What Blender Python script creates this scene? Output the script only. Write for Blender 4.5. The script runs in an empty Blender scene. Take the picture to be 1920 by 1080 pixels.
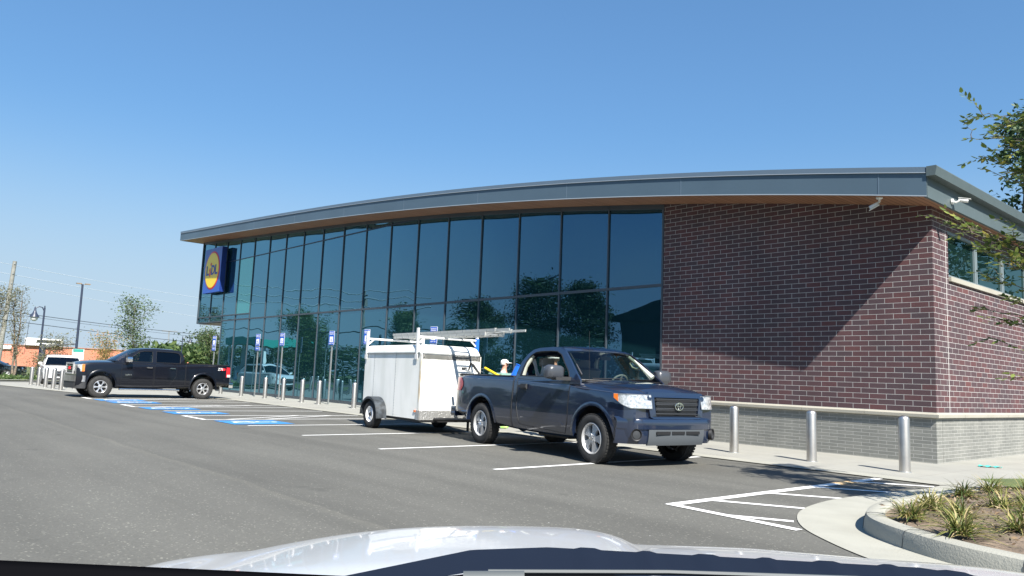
import bpy, math, random
from math import radians, sin, cos, pi, sqrt
from mathutils import Vector, Matrix
from mathutils.geometry import tessellate_polygon

scene = bpy.context.scene
# ------------------------------------------------------------------ camera
cam_data = bpy.data.cameras.new('camera')
cam = bpy.data.objects.new('camera', cam_data)
scene.collection.objects.link(cam)
YAW, PITCH, ROLL = 0.85030778, 0.11893287, 0.03990323
fwd = Vector((-sin(YAW) * cos(PITCH), cos(YAW) * cos(PITCH), sin(PITCH)))
rt = Vector((cos(YAW), sin(YAW), 0))
up = rt.cross(fwd)
r2 = rt * cos(ROLL) + up * sin(ROLL)
u2 = -rt * sin(ROLL) + up * cos(ROLL)
m = Matrix((r2, u2, -fwd)).transposed().to_4x4()
m.translation = Vector((0, 0, 1.24))
cam.matrix_world = m
cam_data.sensor_width = 36.0
cam_data.lens = 36.0 * 1430.68 / 1920.0
cam_data.clip_start = 0.05
cam_data.clip_end = 5000
scene.camera = cam
# ------------------------------------------------------------------ sky and sun
SUN_DIR = Vector((3.09, -1.17, 3.28)).normalized()
world = bpy.data.worlds.new('World')
scene.world = world
world.use_nodes = True
wn = world.node_tree.nodes
wl = world.node_tree.links
bg = wn['Background']
sky = wn.new('ShaderNodeTexSky')
sky.sky_type = 'NISHITA'
sky.sun_disc = False
sky.sun_elevation = math.asin(SUN_DIR.z)
sky.sun_rotation = math.atan2(SUN_DIR.x, SUN_DIR.y)
sky.air_density = 1.0
sky.dust_density = 0.0
sky.ozone_density = 6.0
sky.altitude = 100
# soften the sky's climb in brightness towards the horizon: colour / (1 + k * brightness)
bw = wn.new('ShaderNodeRGBToBW'); wl.new(sky.outputs[0], bw.inputs[0])
ma = wn.new('ShaderNodeMath'); ma.operation = 'MULTIPLY_ADD'; ma.inputs[1].default_value = 0.28; ma.inputs[2].default_value = 1.0
wl.new(bw.outputs[0], ma.inputs[0])
dv = wn.new('ShaderNodeVectorMath'); dv.operation = 'DIVIDE'
wl.new(sky.outputs[0], dv.inputs[0]); wl.new(ma.outputs[0], dv.inputs[1])
hs = wn.new('ShaderNodeHueSaturation'); hs.inputs['Saturation'].default_value = 1.05
wl.new(dv.outputs[0], hs.inputs['Color'])
# milky blue air low over the horizon
tcw = wn.new('ShaderNodeTexCoord'); spw = wn.new('ShaderNodeSeparateXYZ'); wl.new(tcw.outputs['Generated'], spw.inputs[0])
el = wn.new('ShaderNodeMapRange'); el.interpolation_type = 'SMOOTHERSTEP'; el.inputs['From Min'].default_value = -0.02; el.inputs['From Max'].default_value = 0.34
el.inputs['To Min'].default_value = 0.92; el.inputs['To Max'].default_value = 0.0
wl.new(spw.outputs[2], el.inputs['Value'])
gr = wn.new('ShaderNodeMix'); gr.data_type = 'RGBA'; gr.blend_type = 'MULTIPLY'; gr.inputs[0].default_value = 1.0; gr.inputs[7].default_value = (1.0, 1.07, 1.0, 1)
wl.new(hs.outputs[0], gr.inputs[6])
hz = wn.new('ShaderNodeMix'); hz.data_type = 'RGBA'; hz.inputs[7].default_value = (1.95, 2.45, 3.02, 1)
wl.new(el.outputs[0], hz.inputs[0]); wl.new(gr.outputs[2], hz.inputs[6])
wl.new(hz.outputs[2], bg.inputs['Color'])
bg.inputs['Strength'].default_value = 0.12
sun_data = bpy.data.lights.new('sun', 'SUN')
sun_data.energy = 4.8
sun_data.angle = radians(0.53)
sun_data.color = (1.0, 0.95, 0.87)
sun = bpy.data.objects.new('sun', sun_data)
scene.collection.objects.link(sun)
sun.rotation_euler = SUN_DIR.to_track_quat('Z', 'Y').to_euler()
scene.view_settings.view_transform = 'Standard'
scene.view_settings.look = 'None'
scene.view_settings.gamma = 1
scene.view_settings.exposure = 1.2
try:
    scene.cycles.max_bounces = 8
    scene.cycles.transparent_max_bounces = 12
except Exception:
    pass

# ------------------------------------------------------------------ helpers
COL = scene.collection

def mat(name, base, rough=0.6, metal=0.0, spec=0.5, coat=0.0, var=0.0, vscale=3.0, var2=None, bump=0.0, bscale=40.0, emit=None, backcull=False):
    m = bpy.data.materials.new(name)
    m.use_nodes = True
    nt = m.node_tree
    b = nt.nodes['Principled BSDF']
    c = (*base, 1)
    b.inputs['Base Color'].default_value = c
    b.inputs['Roughness'].default_value = rough
    b.inputs['Metallic'].default_value = metal
    b.inputs['Specular IOR Level'].default_value = spec
    b.inputs['Coat Weight'].default_value = coat
    b.inputs['Coat Roughness'].default_value = 0.04
    if var or var2 or bump:
        tc = nt.nodes.new('ShaderNodeTexCoord')
    if var or var2:
        nz = nt.nodes.new('ShaderNodeTexNoise')
        nz.inputs['Scale'].default_value = vscale
        nz.inputs['Detail'].default_value = 6
        nt.links.new(tc.outputs['Object'], nz.inputs['Vector'])
        rp = nt.nodes.new('ShaderNodeValToRGB')
        rp.color_ramp.elements[0].position = 0.35
        rp.color_ramp.elements[1].position = 0.65
        lo = tuple(x * (1 - var) for x in base)
        hi = var2 if var2 else tuple(min(1, x * (1 + var)) for x in base)
        rp.color_ramp.elements[0].color = (*lo, 1)
        rp.color_ramp.elements[1].color = (*hi, 1)
        nt.links.new(nz.outputs['Fac'], rp.inputs['Fac'])
        nt.links.new(rp.outputs['Color'], b.inputs['Base Color'])
    if bump:
        n2 = nt.nodes.new('ShaderNodeTexNoise')
        n2.inputs['Scale'].default_value = bscale
        n2.inputs['Detail'].default_value = 4
        nt.links.new(tc.outputs['Object'], n2.inputs['Vector'])
        bp = nt.nodes.new('ShaderNodeBump')
        bp.inputs['Strength'].default_value = bump
        bp.inputs['Distance'].default_value = 0.02
        nt.links.new(n2.outputs['Fac'], bp.inputs['Height'])
        nt.links.new(bp.outputs['Normal'], b.inputs['Normal'])
    if emit:
        b.inputs['Emission Color'].default_value = (*emit[:3], 1)
        b.inputs['Emission Strength'].default_value = emit[3]
    return m

def glass_mat(name, tint, gloss=(0.9, 0.95, 1.0), ior=1.5):
    m = bpy.data.materials.new(name)
    m.use_nodes = True
    nt = m.node_tree
    nt.nodes.remove(nt.nodes['Principled BSDF'])
    out = nt.nodes['Material Output']
    tr = nt.nodes.new('ShaderNodeBsdfTransparent'); tr.inputs[0].default_value = (*tint, 1)
    gl = nt.nodes.new('ShaderNodeBsdfGlossy'); gl.inputs['Color'].default_value = (*gloss, 1); gl.inputs['Roughness'].default_value = 0.02
    fr = nt.nodes.new('ShaderNodeFresnel'); fr.inputs['IOR'].default_value = ior
    mx = nt.nodes.new('ShaderNodeMixShader')
    nt.links.new(fr.outputs[0], mx.inputs[0]); nt.links.new(tr.outputs[0], mx.inputs[1]); nt.links.new(gl.outputs[0], mx.inputs[2])
    nt.links.new(mx.outputs[0], out.inputs[0])
    return m

def tag(o, label=None, cat=None, group=None, kind=None):
    if label: o['label'] = label
    if cat: o['category'] = cat
    if group: o['group'] = group
    if kind: o['kind'] = kind
    return o

def empty(name, loc=(0, 0, 0), rz=0.0, s=1.0):
    o = bpy.data.objects.new(name, None)
    COL.objects.link(o)
    o.location = loc
    o.rotation_euler = (0, 0, rz)
    o.scale = (s, s, s)
    o.empty_display_size = 0.1
    return o

def thing(name, label, cat, loc=(0, 0, 0), rz=0.0, group=None, s=1.0):
    return tag(empty(name, loc, rz, s), label, cat, group)

class MB:
    def __init__(self):
        self.v = []; self.f = []
    def add(self, vs, fs, M=None):
        n = len(self.v)
        self.v += [tuple(M @ Vector(p)) if M is not None else tuple(p) for p in vs]
        self.f += [tuple(i + n for i in f) for f in fs]
        return self
    def box(self, a, b, M=None):
        x0, y0, z0 = a; x1, y1, z1 = b
        vs = [(x0, y0, z0), (x1, y0, z0), (x1, y1, z0), (x0, y1, z0), (x0, y0, z1), (x1, y0, z1), (x1, y1, z1), (x0, y1, z1)]
        return self.add(vs, [(3, 2, 1, 0), (4, 5, 6, 7), (0, 1, 5, 4), (1, 2, 6, 5), (2, 3, 7, 6), (3, 0, 4, 7)], M)
    def cbox(self, c, d, M=None):
        return self.box([c[i] - d[i] / 2 for i in range(3)], [c[i] + d[i] / 2 for i in range(3)], M)
    def rbox(self, a, b, r, M=None, n=3):
        # box with rounded vertical + top edges (rounded rect profile in yz extruded along x)
        x0, y0, z0 = a; x1, y1, z1 = b
        prof = []
        for cx, cy, a0 in ((y1 - r, z1 - r, 0), (y0 + r, z1 - r, 90), (y0 + r, z0 + r, 180), (y1 - r, z0 + r, 270)):
            for k in range(n + 1):
                t = radians(a0 + 90 * k / n)
                prof.append((cx + r * cos(t), cy + r * sin(t)))
        vs = [(x0, p[0], p[1]) for p in prof] + [(x1, p[0], p[1]) for p in prof]
        N = len(prof)
        fs = [(i, (i + 1) % N, N + (i + 1) % N, N + i) for i in range(N)]
        fs += [tuple(reversed(range(N))), tuple(range(N, 2 * N))]
        return self.add(vs, fs, M)
    def tube(self, pts, r, n=8, M=None, caps=True):
        pts = [Vector(p) for p in pts]
        rs = r if isinstance(r, (list, tuple)) else [r] * len(pts)
        rings = []
        prev = None
        for i, p in enumerate(pts):
            if i == 0: d = pts[1] - p
            elif i == len(pts) - 1: d = p - pts[i - 1]
            else: d = (pts[i + 1] - pts[i - 1])
            d.normalize()
            if prev is None:
                a = Vector((0, 0, 1)) if abs(d.z) < 0.9 else Vector((1, 0, 0))
                u = d.cross(a).normalized()
            else:
                u = (prev - d * prev.dot(d))
                if u.length < 1e-6: u = d.orthogonal()
                u.normalize()
            prev = u
            w = d.cross(u)
            rings.append([tuple(p + (u * cos(2 * pi * k / n) + w * sin(2 * pi * k / n)) * rs[i]) for k in range(n)])
        vs = [q for R in rings for q in R]
        fs = []
        for i in range(len(pts) - 1):
            for k in range(n):
                a = i * n + k; b = i * n + (k + 1) % n
                fs.append((a, b, b + n, a + n))
        if caps:
            fs.append(tuple(reversed(range(n))))
            fs.append(tuple(range((len(pts) - 1) * n, len(pts) * n)))
        return self.add(vs, fs, M)
    def lathe(self, prof, n=24, M=None, closed=False):
        # prof: (r, z) around z axis
        vs = []
        for r, z in prof:
            for k in range(n):
                vs.append((r * cos(2 * pi * k / n), r * sin(2 * pi * k / n), z))
        fs = []
        L = len(prof)
        for i in range(L if closed else L - 1):
            j = (i + 1) % L
            for k in range(n):
                a = i * n + k; b = i * n + (k + 1) % n
                c = j * n + (k + 1) % n; d = j * n + k
                fs.append((a, b, c, d))
        return self.add(vs, fs, M)
    def grid(self, fn, nu, nv, M=None, flip=False):
        vs = [tuple(fn(i / nu, j / nv)) for j in range(nv + 1) for i in range(nu + 1)]
        fs = []
        for j in range(nv):
            for i in range(nu):
                a = j * (nu + 1) + i
                q = (a, a + 1, a + nu + 2, a + nu + 1)
                fs.append(tuple(reversed(q)) if flip else q)
        return self.add(vs, fs, M)
    def prism(self, outline, holes, z0, z1, M=None):
        loops = [outline] + list(holes)
        flat = [p for l in loops for p in l]
        tris = tessellate_polygon([[Vector((p[0], p[1], 0)) for p in l] for l in loops])
        n = len(flat)
        vs = [(p[0], p[1], z0) for p in flat] + [(p[0], p[1], z1) for p in flat]
        fs = []
        for t in tris:
            a, b, c = [Vector((*flat[i], 0)) for i in t]
            if (b - a).cross(c - a).z < 0: t = (t[0], t[2], t[1])
            fs.append(tuple(i + n for i in t)); fs.append(tuple(reversed(t)))
        o = 0
        for l in loops:
            L = len(l)
            ar = sum(l[i][0] * l[(i + 1) % L][1] - l[(i + 1) % L][0] * l[i][1] for i in range(L))
            first = (l is loops[0])
            ccw = ar > 0
            for i in range(L):
                j = (i + 1) % L
                q = (o + i, o + j, o + j + n, o + i + n)
                if ccw != first: q = tuple(reversed(q))
                fs.append(q)
            o += L
        return self.add(vs, fs, M)
    def build(self, name, material, parent=None, smooth=None, loc=None):
        me = bpy.data.meshes.new(name)
        me.from_pydata(self.v, [], self.f)
        me.validate()
        me.update()
        if isinstance(material, (list, tuple)):
            for mm in material: me.materials.append(mm)
        elif material: me.materials.append(material)
        if smooth:
            me.polygons.foreach_set('use_smooth', [True] * len(me.polygons))
            me.set_sharp_from_angle(angle=radians(smooth))
        o = bpy.data.objects.new(name, me)
        COL.objects.link(o)
        if parent: o.parent = parent
        if loc: o.location = loc
        return o

def apply_mods(o):
    dg = bpy.context.evaluated_depsgraph_get()
    me = bpy.data.meshes.new_from_object(o.evaluated_get(dg))
    old = o.data
    o.modifiers.clear()
    o.data = me
    return o

def fix_normals(o):
    import bmesh
    bm = bmesh.new(); bm.from_mesh(o.data); bmesh.ops.recalc_face_normals(bm, faces=bm.faces[:]); bm.to_mesh(o.data); bm.free()
    return o

def cut(o, cutters, smooth=30):
    """boolean the cutters (MB list) out of object o, one at a time, nudging a cutter when the solver fails"""
    for c in cutters:
        src = o.data
        n0 = len(src.polygons)
        for att in range(5):
            co = c.build('cutter', None, o.parent)
            fix_normals(co)
            if att: co.location = (0.0013 * att, 0.0007 * att, 0.0011 * att)
            md = o.modifiers.new('b', 'BOOLEAN'); md.operation = 'DIFFERENCE'; md.solver = 'EXACT'; md.object = co
            if att > 2: md.use_self = True
            bpy.context.view_layer.update()
            dg = bpy.context.evaluated_depsgraph_get()
            me = bpy.data.meshes.new_from_object(o.evaluated_get(dg))
            o.modifiers.clear()
            cm = co.data; bpy.data.objects.remove(co); bpy.data.meshes.remove(cm)
            if len(me.polygons) > n0 * 0.5:
                o.data = me
                break
            bpy.data.meshes.remove(me)
        else:
            print('cut failed', o.name)
    if smooth:
        o.data.polygons.foreach_set('use_smooth', [True] * len(o.data.polygons))
        o.data.set_sharp_from_angle(angle=radians(smooth))
    return o

def copy_tree(o, parent=None):
    c = o.copy(); COL.objects.link(c); c.parent = parent
    for ch in [x for x in bpy.data.objects if x.parent == o]:
        copy_tree(ch, c)
    return c

def lerp(a, b, t): return a + (b - a) * t
def interp(x, xs, ys):
    if x <= xs[0]: return ys[0]
    for i in range(1, len(xs)):
        if x <= xs[i]:
            return lerp(ys[i - 1], ys[i], (x - xs[i - 1]) / (xs[i] - xs[i - 1]))
    return ys[-1]
def smooth_interp(x, xs, ys):
    # monotone-ish cubic
    if x <= xs[0]: return ys[0]
    if x >= xs[-1]: return ys[-1]
    for i in range(1, len(xs)):
        if x <= xs[i]:
            h = xs[i] - xs[i - 1]
            t = (x - xs[i - 1]) / h
            d = (ys[i] - ys[i - 1]) / h
            m0 = d if i == 1 else 0.5 * (d + (ys[i - 1] - ys[i - 2]) / (xs[i - 1] - xs[i - 2]))
            m1 = d if i == len(xs) - 1 else 0.5 * (d + (ys[i + 1] - ys[i]) / (xs[i + 1] - xs[i]))
            return (2*t**3 - 3*t*t + 1) * ys[i-1] + (t**3 - 2*t*t + t) * h * m0 + (-2*t**3 + 3*t*t) * ys[i] + (t**3 - t*t) * h * m1

def text_mesh(txt, size, depth, material, name, parent=None, M=None, offset=0.0):
    cu = bpy.data.curves.new('t', 'FONT')
    cu.body = txt; cu.size = size; cu.extrude = depth; cu.align_x = 'CENTER'; cu.align_y = 'CENTER'; cu.offset = offset
    cu.resolution_u = 3
    t = bpy.data.objects.new('t', cu)
    COL.objects.link(t)
    bpy.context.view_layer.update()
    dg = bpy.context.evaluated_depsgraph_get()
    me = bpy.data.meshes.new_from_object(t.evaluated_get(dg))
    bpy.data.objects.remove(t); bpy.data.curves.remove(cu)
    if M is not None: me.transform(M)
    me.materials.clear(); me.materials.append(material)
    me.name = name
    o = bpy.data.objects.new(name, me); COL.objects.link(o)
    if parent: o.parent = parent
    return o

# ------------------------------------------------------------------ materials
def node_math(nt, op, a, b=None, c=None):
    n = nt.nodes.new('ShaderNodeMath'); n.operation = op
    for i, x in enumerate((a, b, c)):
        if x is None: continue
        if isinstance(x, (int, float)): n.inputs[i].default_value = x
        else: nt.links.new(x, n.inputs[i])
    return n.outputs[0]

def brick_mat(name, bw, bh, ju, jv, v0, u0, stops, mortar, rough=0.75, blend=0.25):
    m = bpy.data.materials.new(name); m.use_nodes = True
    nt = m.node_tree; b = nt.nodes['Principled BSDF']
    tc = nt.nodes.new('ShaderNodeTexCoord')
    sp = nt.nodes.new('ShaderNodeSeparateXYZ'); nt.links.new(tc.outputs['Object'], sp.inputs[0])
    u = node_math(nt, 'ADD', sp.outputs[0], sp.outputs[1])
    u = node_math(nt, 'SUBTRACT', u, u0)
    v = node_math(nt, 'SUBTRACT', sp.outputs[2], v0)
    vb = node_math(nt, 'DIVIDE', v, bh)
    row = node_math(nt, 'FLOOR', vb)
    half = node_math(nt, 'MULTIPLY', node_math(nt, 'FLOORED_MODULO', row, 2.0), 0.5)
    ub = node_math(nt, 'ADD', node_math(nt, 'DIVIDE', u, bw), half)
    colr = node_math(nt, 'FLOOR', ub)
    fu = node_math(nt, 'FRACT', ub); fv = node_math(nt, 'FRACT', vb)
    mu = node_math(nt, 'LESS_THAN', fu, ju / bw)
    mv = node_math(nt, 'LESS_THAN', fv, jv / bh)
    mask = node_math(nt, 'MAXIMUM', mu, mv)
    cx = nt.nodes.new('ShaderNodeCombineXYZ'); nt.links.new(colr, cx.inputs[0]); nt.links.new(row, cx.inputs[1])
    wnz = nt.nodes.new('ShaderNodeTexWhiteNoise'); wnz.noise_dimensions = '2D'; nt.links.new(cx.outputs[0], wnz.inputs['Vector'])
    # clumps of similar bricks
    nz = nt.nodes.new('ShaderNodeTexNoise'); nz.inputs['Scale'].default_value = 0.55; nz.inputs['Detail'].default_value = 2
    nt.links.new(tc.outputs['Object'], nz.inputs['Vector'])
    f = node_math(nt, 'ADD', node_math(nt, 'MULTIPLY', wnz.outputs['Value'], 1 - blend), node_math(nt, 'MULTIPLY', nz.outputs['Fac'], blend))
    rp = nt.nodes.new('ShaderNodeValToRGB')
    els = rp.color_ramp.elements
    els[0].position = stops[0][0]; els[0].color = (*stops[0][1], 1)
    els[1].position = stops[-1][0]; els[1].color = (*stops[-1][1], 1)
    for p, c in stops[1:-1]:
        e = els.new(p); e.color = (*c, 1)
    nt.links.new(f, rp.inputs['Fac'])
    # fine grain
    ng = nt.nodes.new('ShaderNodeTexNoise'); ng.inputs['Scale'].default_value = 35; ng.inputs['Detail'].default_value = 5
    nt.links.new(tc.outputs['Object'], ng.inputs['Vector'])
    gm = nt.nodes.new('ShaderNodeMix'); gm.data_type = 'RGBA'; gm.blend_type = 'MULTIPLY'; gm.inputs[0].default_value = 0.5
    rg = nt.nodes.new('ShaderNodeValToRGB'); rg.color_ramp.elements[0].color = (0.6, 0.6, 0.6, 1); rg.color_ramp.elements[1].color = (1.25, 1.25, 1.25, 1)
    nt.links.new(ng.outputs['Fac'], rg.inputs['Fac'])
    nt.links.new(rp.outputs['Color'], gm.inputs[6]); nt.links.new(rg.outputs['Color'], gm.inputs[7])
    mx = nt.nodes.new('ShaderNodeMix'); mx.data_type = 'RGBA'
    nt.links.new(mask, mx.inputs[0]); nt.links.new(gm.outputs[2], mx.inputs[6]); mx.inputs[7].default_value = (*mortar, 1)
    nw = nt.nodes.new('ShaderNodeTexNoise'); nw.inputs['Scale'].default_value = 0.8; nw.inputs['Detail'].default_value = 6; nw.inputs['Roughness'].default_value = .65
    mpw = nt.nodes.new('ShaderNodeMapping'); mpw.inputs['Scale'].default_value = (1.3, 1.3, .5); nt.links.new(tc.outputs['Object'], mpw.inputs[0]); nt.links.new(mpw.outputs[0], nw.inputs['Vector'])
    rw = nt.nodes.new('ShaderNodeValToRGB'); rw.color_ramp.elements[0].position = .32; rw.color_ramp.elements[0].color = (.84, .84, .84, 1); rw.color_ramp.elements[1].position = .68; rw.color_ramp.elements[1].color = (1.12, 1.11, 1.10, 1)
    nt.links.new(nw.outputs['Fac'], rw.inputs['Fac'])
    mw = nt.nodes.new('ShaderNodeMix'); mw.data_type = 'RGBA'; mw.blend_type = 'MULTIPLY'; mw.inputs[0].default_value = 1
    nt.links.new(mx.outputs[2], mw.inputs[6]); nt.links.new(rw.outputs[0], mw.inputs[7])
    nt.links.new(mw.outputs[2], b.inputs['Base Color'])
    b.inputs['Roughness'].default_value = rough
    b.inputs['Specular IOR Level'].default_value = 0.35
    bp = nt.nodes.new('ShaderNodeBump'); bp.inputs['Strength'].default_value = 0.5; bp.inputs['Distance'].default_value = 0.008
    inv = node_math(nt, 'SUBTRACT', 1.0, mask)
    hh = node_math(nt, 'ADD', inv, node_math(nt, 'MULTIPLY', ng.outputs['Fac'], 0.3))
    nt.links.new(hh, bp.inputs['Height']); nt.links.new(bp.outputs['Normal'], b.inputs['Normal'])
    return m

M = {}
M['red_brick'] = brick_mat('red_brick', 0.3235, 0.1033, 0.0095, 0.009, 0.93, -5.69 + 15.28,
    [(0.0, (0.060, 0.047, 0.055)), (0.22, (0.071, 0.048, 0.055)), (0.5, (0.082, 0.048, 0.054)), (0.72, (0.096, 0.048, 0.052)), (0.92, (0.125, 0.047, 0.045)), (1.0, (0.15, 0.045, 0.040))], (0.40, 0.395, 0.385), blend=0.42)
M['grey_brick'] = brick_mat('grey_brick', 0.3235, 0.0655, 0.008, 0.008, 0.02, -5.69 + 15.28,
    [(0.0, (0.165, 0.170, 0.158)), (0.5, (0.19, 0.195, 0.18)), (1.0, (0.22, 0.223, 0.205))], (0.37, 0.37, 0.35), blend=0.2)
M['limestone'] = mat('limestone', (0.33, 0.315, 0.265), 0.8, var=0.06, vscale=2, bump=0.15)
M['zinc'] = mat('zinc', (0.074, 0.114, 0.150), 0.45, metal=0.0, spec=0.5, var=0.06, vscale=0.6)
M['zinc_cap_lit'] = mat('zinc_cap_lit', (0.11, 0.155, 0.205), 0.45)  # zinc in a lighter tone: light on the angled cap face put into colour
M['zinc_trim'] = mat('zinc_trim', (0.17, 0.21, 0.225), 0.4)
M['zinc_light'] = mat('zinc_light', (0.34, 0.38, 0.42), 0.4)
M['green_zinc'] = mat('green_zinc', (0.075, 0.10, 0.105), 0.5, var=0.04)
M['mullion'] = mat('mullion', (0.075, 0.092, 0.11), 0.4, metal=0.4)
M['mullion_edge'] = mat('mullion_edge', (0.01, 0.02, 0.055), 0.35)
M['concrete'] = mat('concrete', (0.43, 0.42, 0.37), 0.85, var=0.07, vscale=1.3, bump=0.2, bscale=60)
M['kerb_concrete'] = mat('kerb_concrete', (0.33, 0.325, 0.28), 0.85, var=0.06, vscale=2.2, bump=0.25, bscale=60)
M['steel'] = mat('steel', (0.60, 0.57, 0.53), 0.42, metal=1.0, var=0.08, vscale=6)
M['galv'] = mat('galv', (0.42, 0.44, 0.44), 0.45, metal=0.7)
M['black'] = mat('black', (0.012, 0.012, 0.013), 0.5)
M['skid_grey'] = mat('skid_grey', (0.075, 0.085, 0.095), 0.5)
M['mirror_grey'] = mat('mirror_grey', (0.05, 0.055, 0.065), 0.3, coat=.3)
M['matt_black'] = mat('matt_black', (0.006, 0.006, 0.007), 1.0, spec=0.0)
M['grille_dark'] = mat('grille_dark', (0.03, 0.033, 0.037), 0.45)
M['rubber'] = mat('rubber', (0.022, 0.022, 0.022), 0.8, var=0.25, vscale=8, bump=0.15, bscale=60)
M['dark_plastic'] = mat('dark_plastic', (0.03, 0.031, 0.033), 0.55, bump=0.05, bscale=300)
M['grey_plastic'] = mat('grey_plastic', (0.13, 0.145, 0.155), 0.5)
M['chrome'] = mat('chrome', (0.8, 0.8, 0.8), 0.12, metal=1.0)
M['alloy'] = mat('alloy', (0.50, 0.50, 0.50), 0.4, metal=0.5)
M['alloy_bright'] = mat('alloy_bright', (0.75, 0.75, 0.75), 0.25, metal=0.8)
M['navy_paint'] = mat('navy_paint', (0.010, 0.018, 0.042), 0.30, metal=0.1, spec=0.4, coat=1.0)
M['navy_paint'].node_tree.nodes['Principled BSDF'].inputs['Coat IOR'].default_value = 1.85
M['black_paint'] = mat('black_paint', (0.004, 0.005, 0.009), 0.3, spec=0.2, coat=0.8)
M['white_paint'] = mat('white_paint', (0.80, 0.80, 0.80), 0.3, coat=0.7)
M['white_hood'] = mat('white_hood', (0.62, 0.63, 0.64), 0.3, coat=0.8)
M['white_plastic'] = mat('white_plastic', (0.75, 0.75, 0.73), 0.4)
M['lens_clear'] = mat('lens_clear', (0.75, 0.78, 0.78), 0.15, metal=0.55, coat=1.0, var=0.5, vscale=22, var2=(0.95, 0.95, 0.95))
M['lens_red'] = mat('lens_red', (0.45, 0.015, 0.02), 0.15, coat=1.0)
M['lens_amber'] = mat('lens_amber', (0.75, 0.19, 0.03), 0.15, coat=1.0)
M['car_glass'] = glass_mat('car_glass', (0.50, 0.58, 0.55))
M['dark_glass'] = glass_mat('dark_glass', (0.06, 0.075, 0.085))
M['interior_grey'] = mat('interior_grey', (0.33, 0.32, 0.30), 0.8)
M['interior_trim'] = mat('interior_trim', (0.50, 0.52, 0.44), 0.7)
M['interior_dark'] = mat('interior_dark', (0.045, 0.045, 0.05), 0.8)
M['white_line'] = mat('white_line', (0.80, 0.80, 0.78), 0.7, var=0.05, vscale=6)
M['blue_line'] = mat('blue_line', (0.045, 0.22, 0.52), 0.7, var=0.12, vscale=3)
M['sign_blue'] = mat('sign_blue', (0.015, 0.085, 0.42), 0.35)
M['crease_lit'] = mat('crease_lit', (0.05, 0.07, 0.12), 0.3, coat=1.0)  # lighter navy stands in for the highlight along the truck's shoulder
M['sign_side'] = mat('sign_side', (0.008, 0.030, 0.17), 0.4)
M['sign_yellow'] = mat('sign_yellow', (0.85, 0.60, 0.01), 0.35)
M['sign_red'] = mat('sign_red', (0.70, 0.02, 0.03), 0.35)
M['sign_text_blue'] = mat('sign_text_blue', (0.01, 0.045, 0.28), 0.4)
M['sign_white'] = mat('sign_white', (0.82, 0.82, 0.82), 0.45)
M['blue_plastic'] = mat('blue_plastic', (0.015, 0.13, 0.60), 0.35)
M['yellow_plastic'] = mat('yellow_plastic', (0.85, 0.60, 0.02), 0.4)
M['dark_paint_pole'] = mat('dark_paint_pole', (0.05, 0.055, 0.075), 0.45)
M['blue_pole'] = mat('blue_pole', (0.03, 0.04, 0.07), 0.4)
M['wood_pole'] = mat('wood_pole', (0.22, 0.22, 0.20), 0.9, var=0.15)
M['bark'] = mat('bark', (0.16, 0.13, 0.10), 0.9, var=0.3, vscale=8)
M['orange_brick'] = mat('orange_brick', (0.52, 0.20, 0.13), 0.9, var=0.05, vscale=0.4)
M['soil'] = mat('soil', (0.165, 0.125, 0.09), 0.95, var=0.35, vscale=5, bump=0.8, bscale=30)
M['grass_ground'] = mat('grass_ground', (0.10, 0.13, 0.045), 0.95, var=0.3, vscale=0.5, bump=0.4, bscale=25)
M['teal_paint'] = mat('teal_paint', (0.03, 0.30, 0.25), 0.5)
M['dark_roof'] = mat('dark_roof', (0.035, 0.04, 0.045), 0.8, var=0.2)
M['wire_pale'] = mat('wire_pale', (0.50, 0.55, 0.60), 0.6)
M['wire'] = mat('wire', (0.03, 0.03, 0.035), 0.6)
M['wire_light'] = mat('wire_light', (0.88, 0.90, 0.90), 0.5)
M['skin'] = mat('skin', (0.50, 0.27, 0.19), 0.5)
M['shoe_green'] = mat('shoe_green', (0.42, 0.75, 0.20), 0.6)
M['aluminium'] = mat('aluminium', (0.60, 0.60, 0.57), 0.38, metal=0.6)

def soffit_mat():
    m = mat('cedar_soffit', (0.34, 0.17, 0.085), 0.55)
    nt = m.node_tree; b = nt.nodes['Principled BSDF']
    tc = nt.nodes.new('ShaderNodeTexCoord'); sp = nt.nodes.new('ShaderNodeSeparateXYZ'); nt.links.new(tc.outputs['Object'], sp.inputs[0])
    u = node_math(nt, 'DIVIDE', sp.outputs[0], 0.13)
    fu = node_math(nt, 'FRACT', u)
    mask = node_math(nt, 'LESS_THAN', fu, 0.13)
    wnz = nt.nodes.new('ShaderNodeTexWhiteNoise'); wnz.noise_dimensions = '1D'; nt.links.new(node_math(nt, 'FLOOR', u), wnz.inputs['W'])
    rp = nt.nodes.new('ShaderNodeValToRGB')
    rp.color_ramp.elements[0].color = (0.27, 0.135, 0.075, 1); rp.color_ramp.elements[1].color = (0.35, 0.185, 0.11, 1)
    nt.links.new(wnz.outputs['Value'], rp.inputs['Fac'])
    mx = nt.nodes.new('ShaderNodeMix'); mx.data_type = 'RGBA'; nt.links.new(mask, mx.inputs[0])
    nt.links.new(rp.outputs['Color'], mx.inputs[6]); mx.inputs[7].default_value = (0.05, 0.025, 0.015, 1)
    nt.links.new(mx.outputs[2], b.inputs['Base Color'])
    return m
M['soffit'] = soffit_mat()

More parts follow.
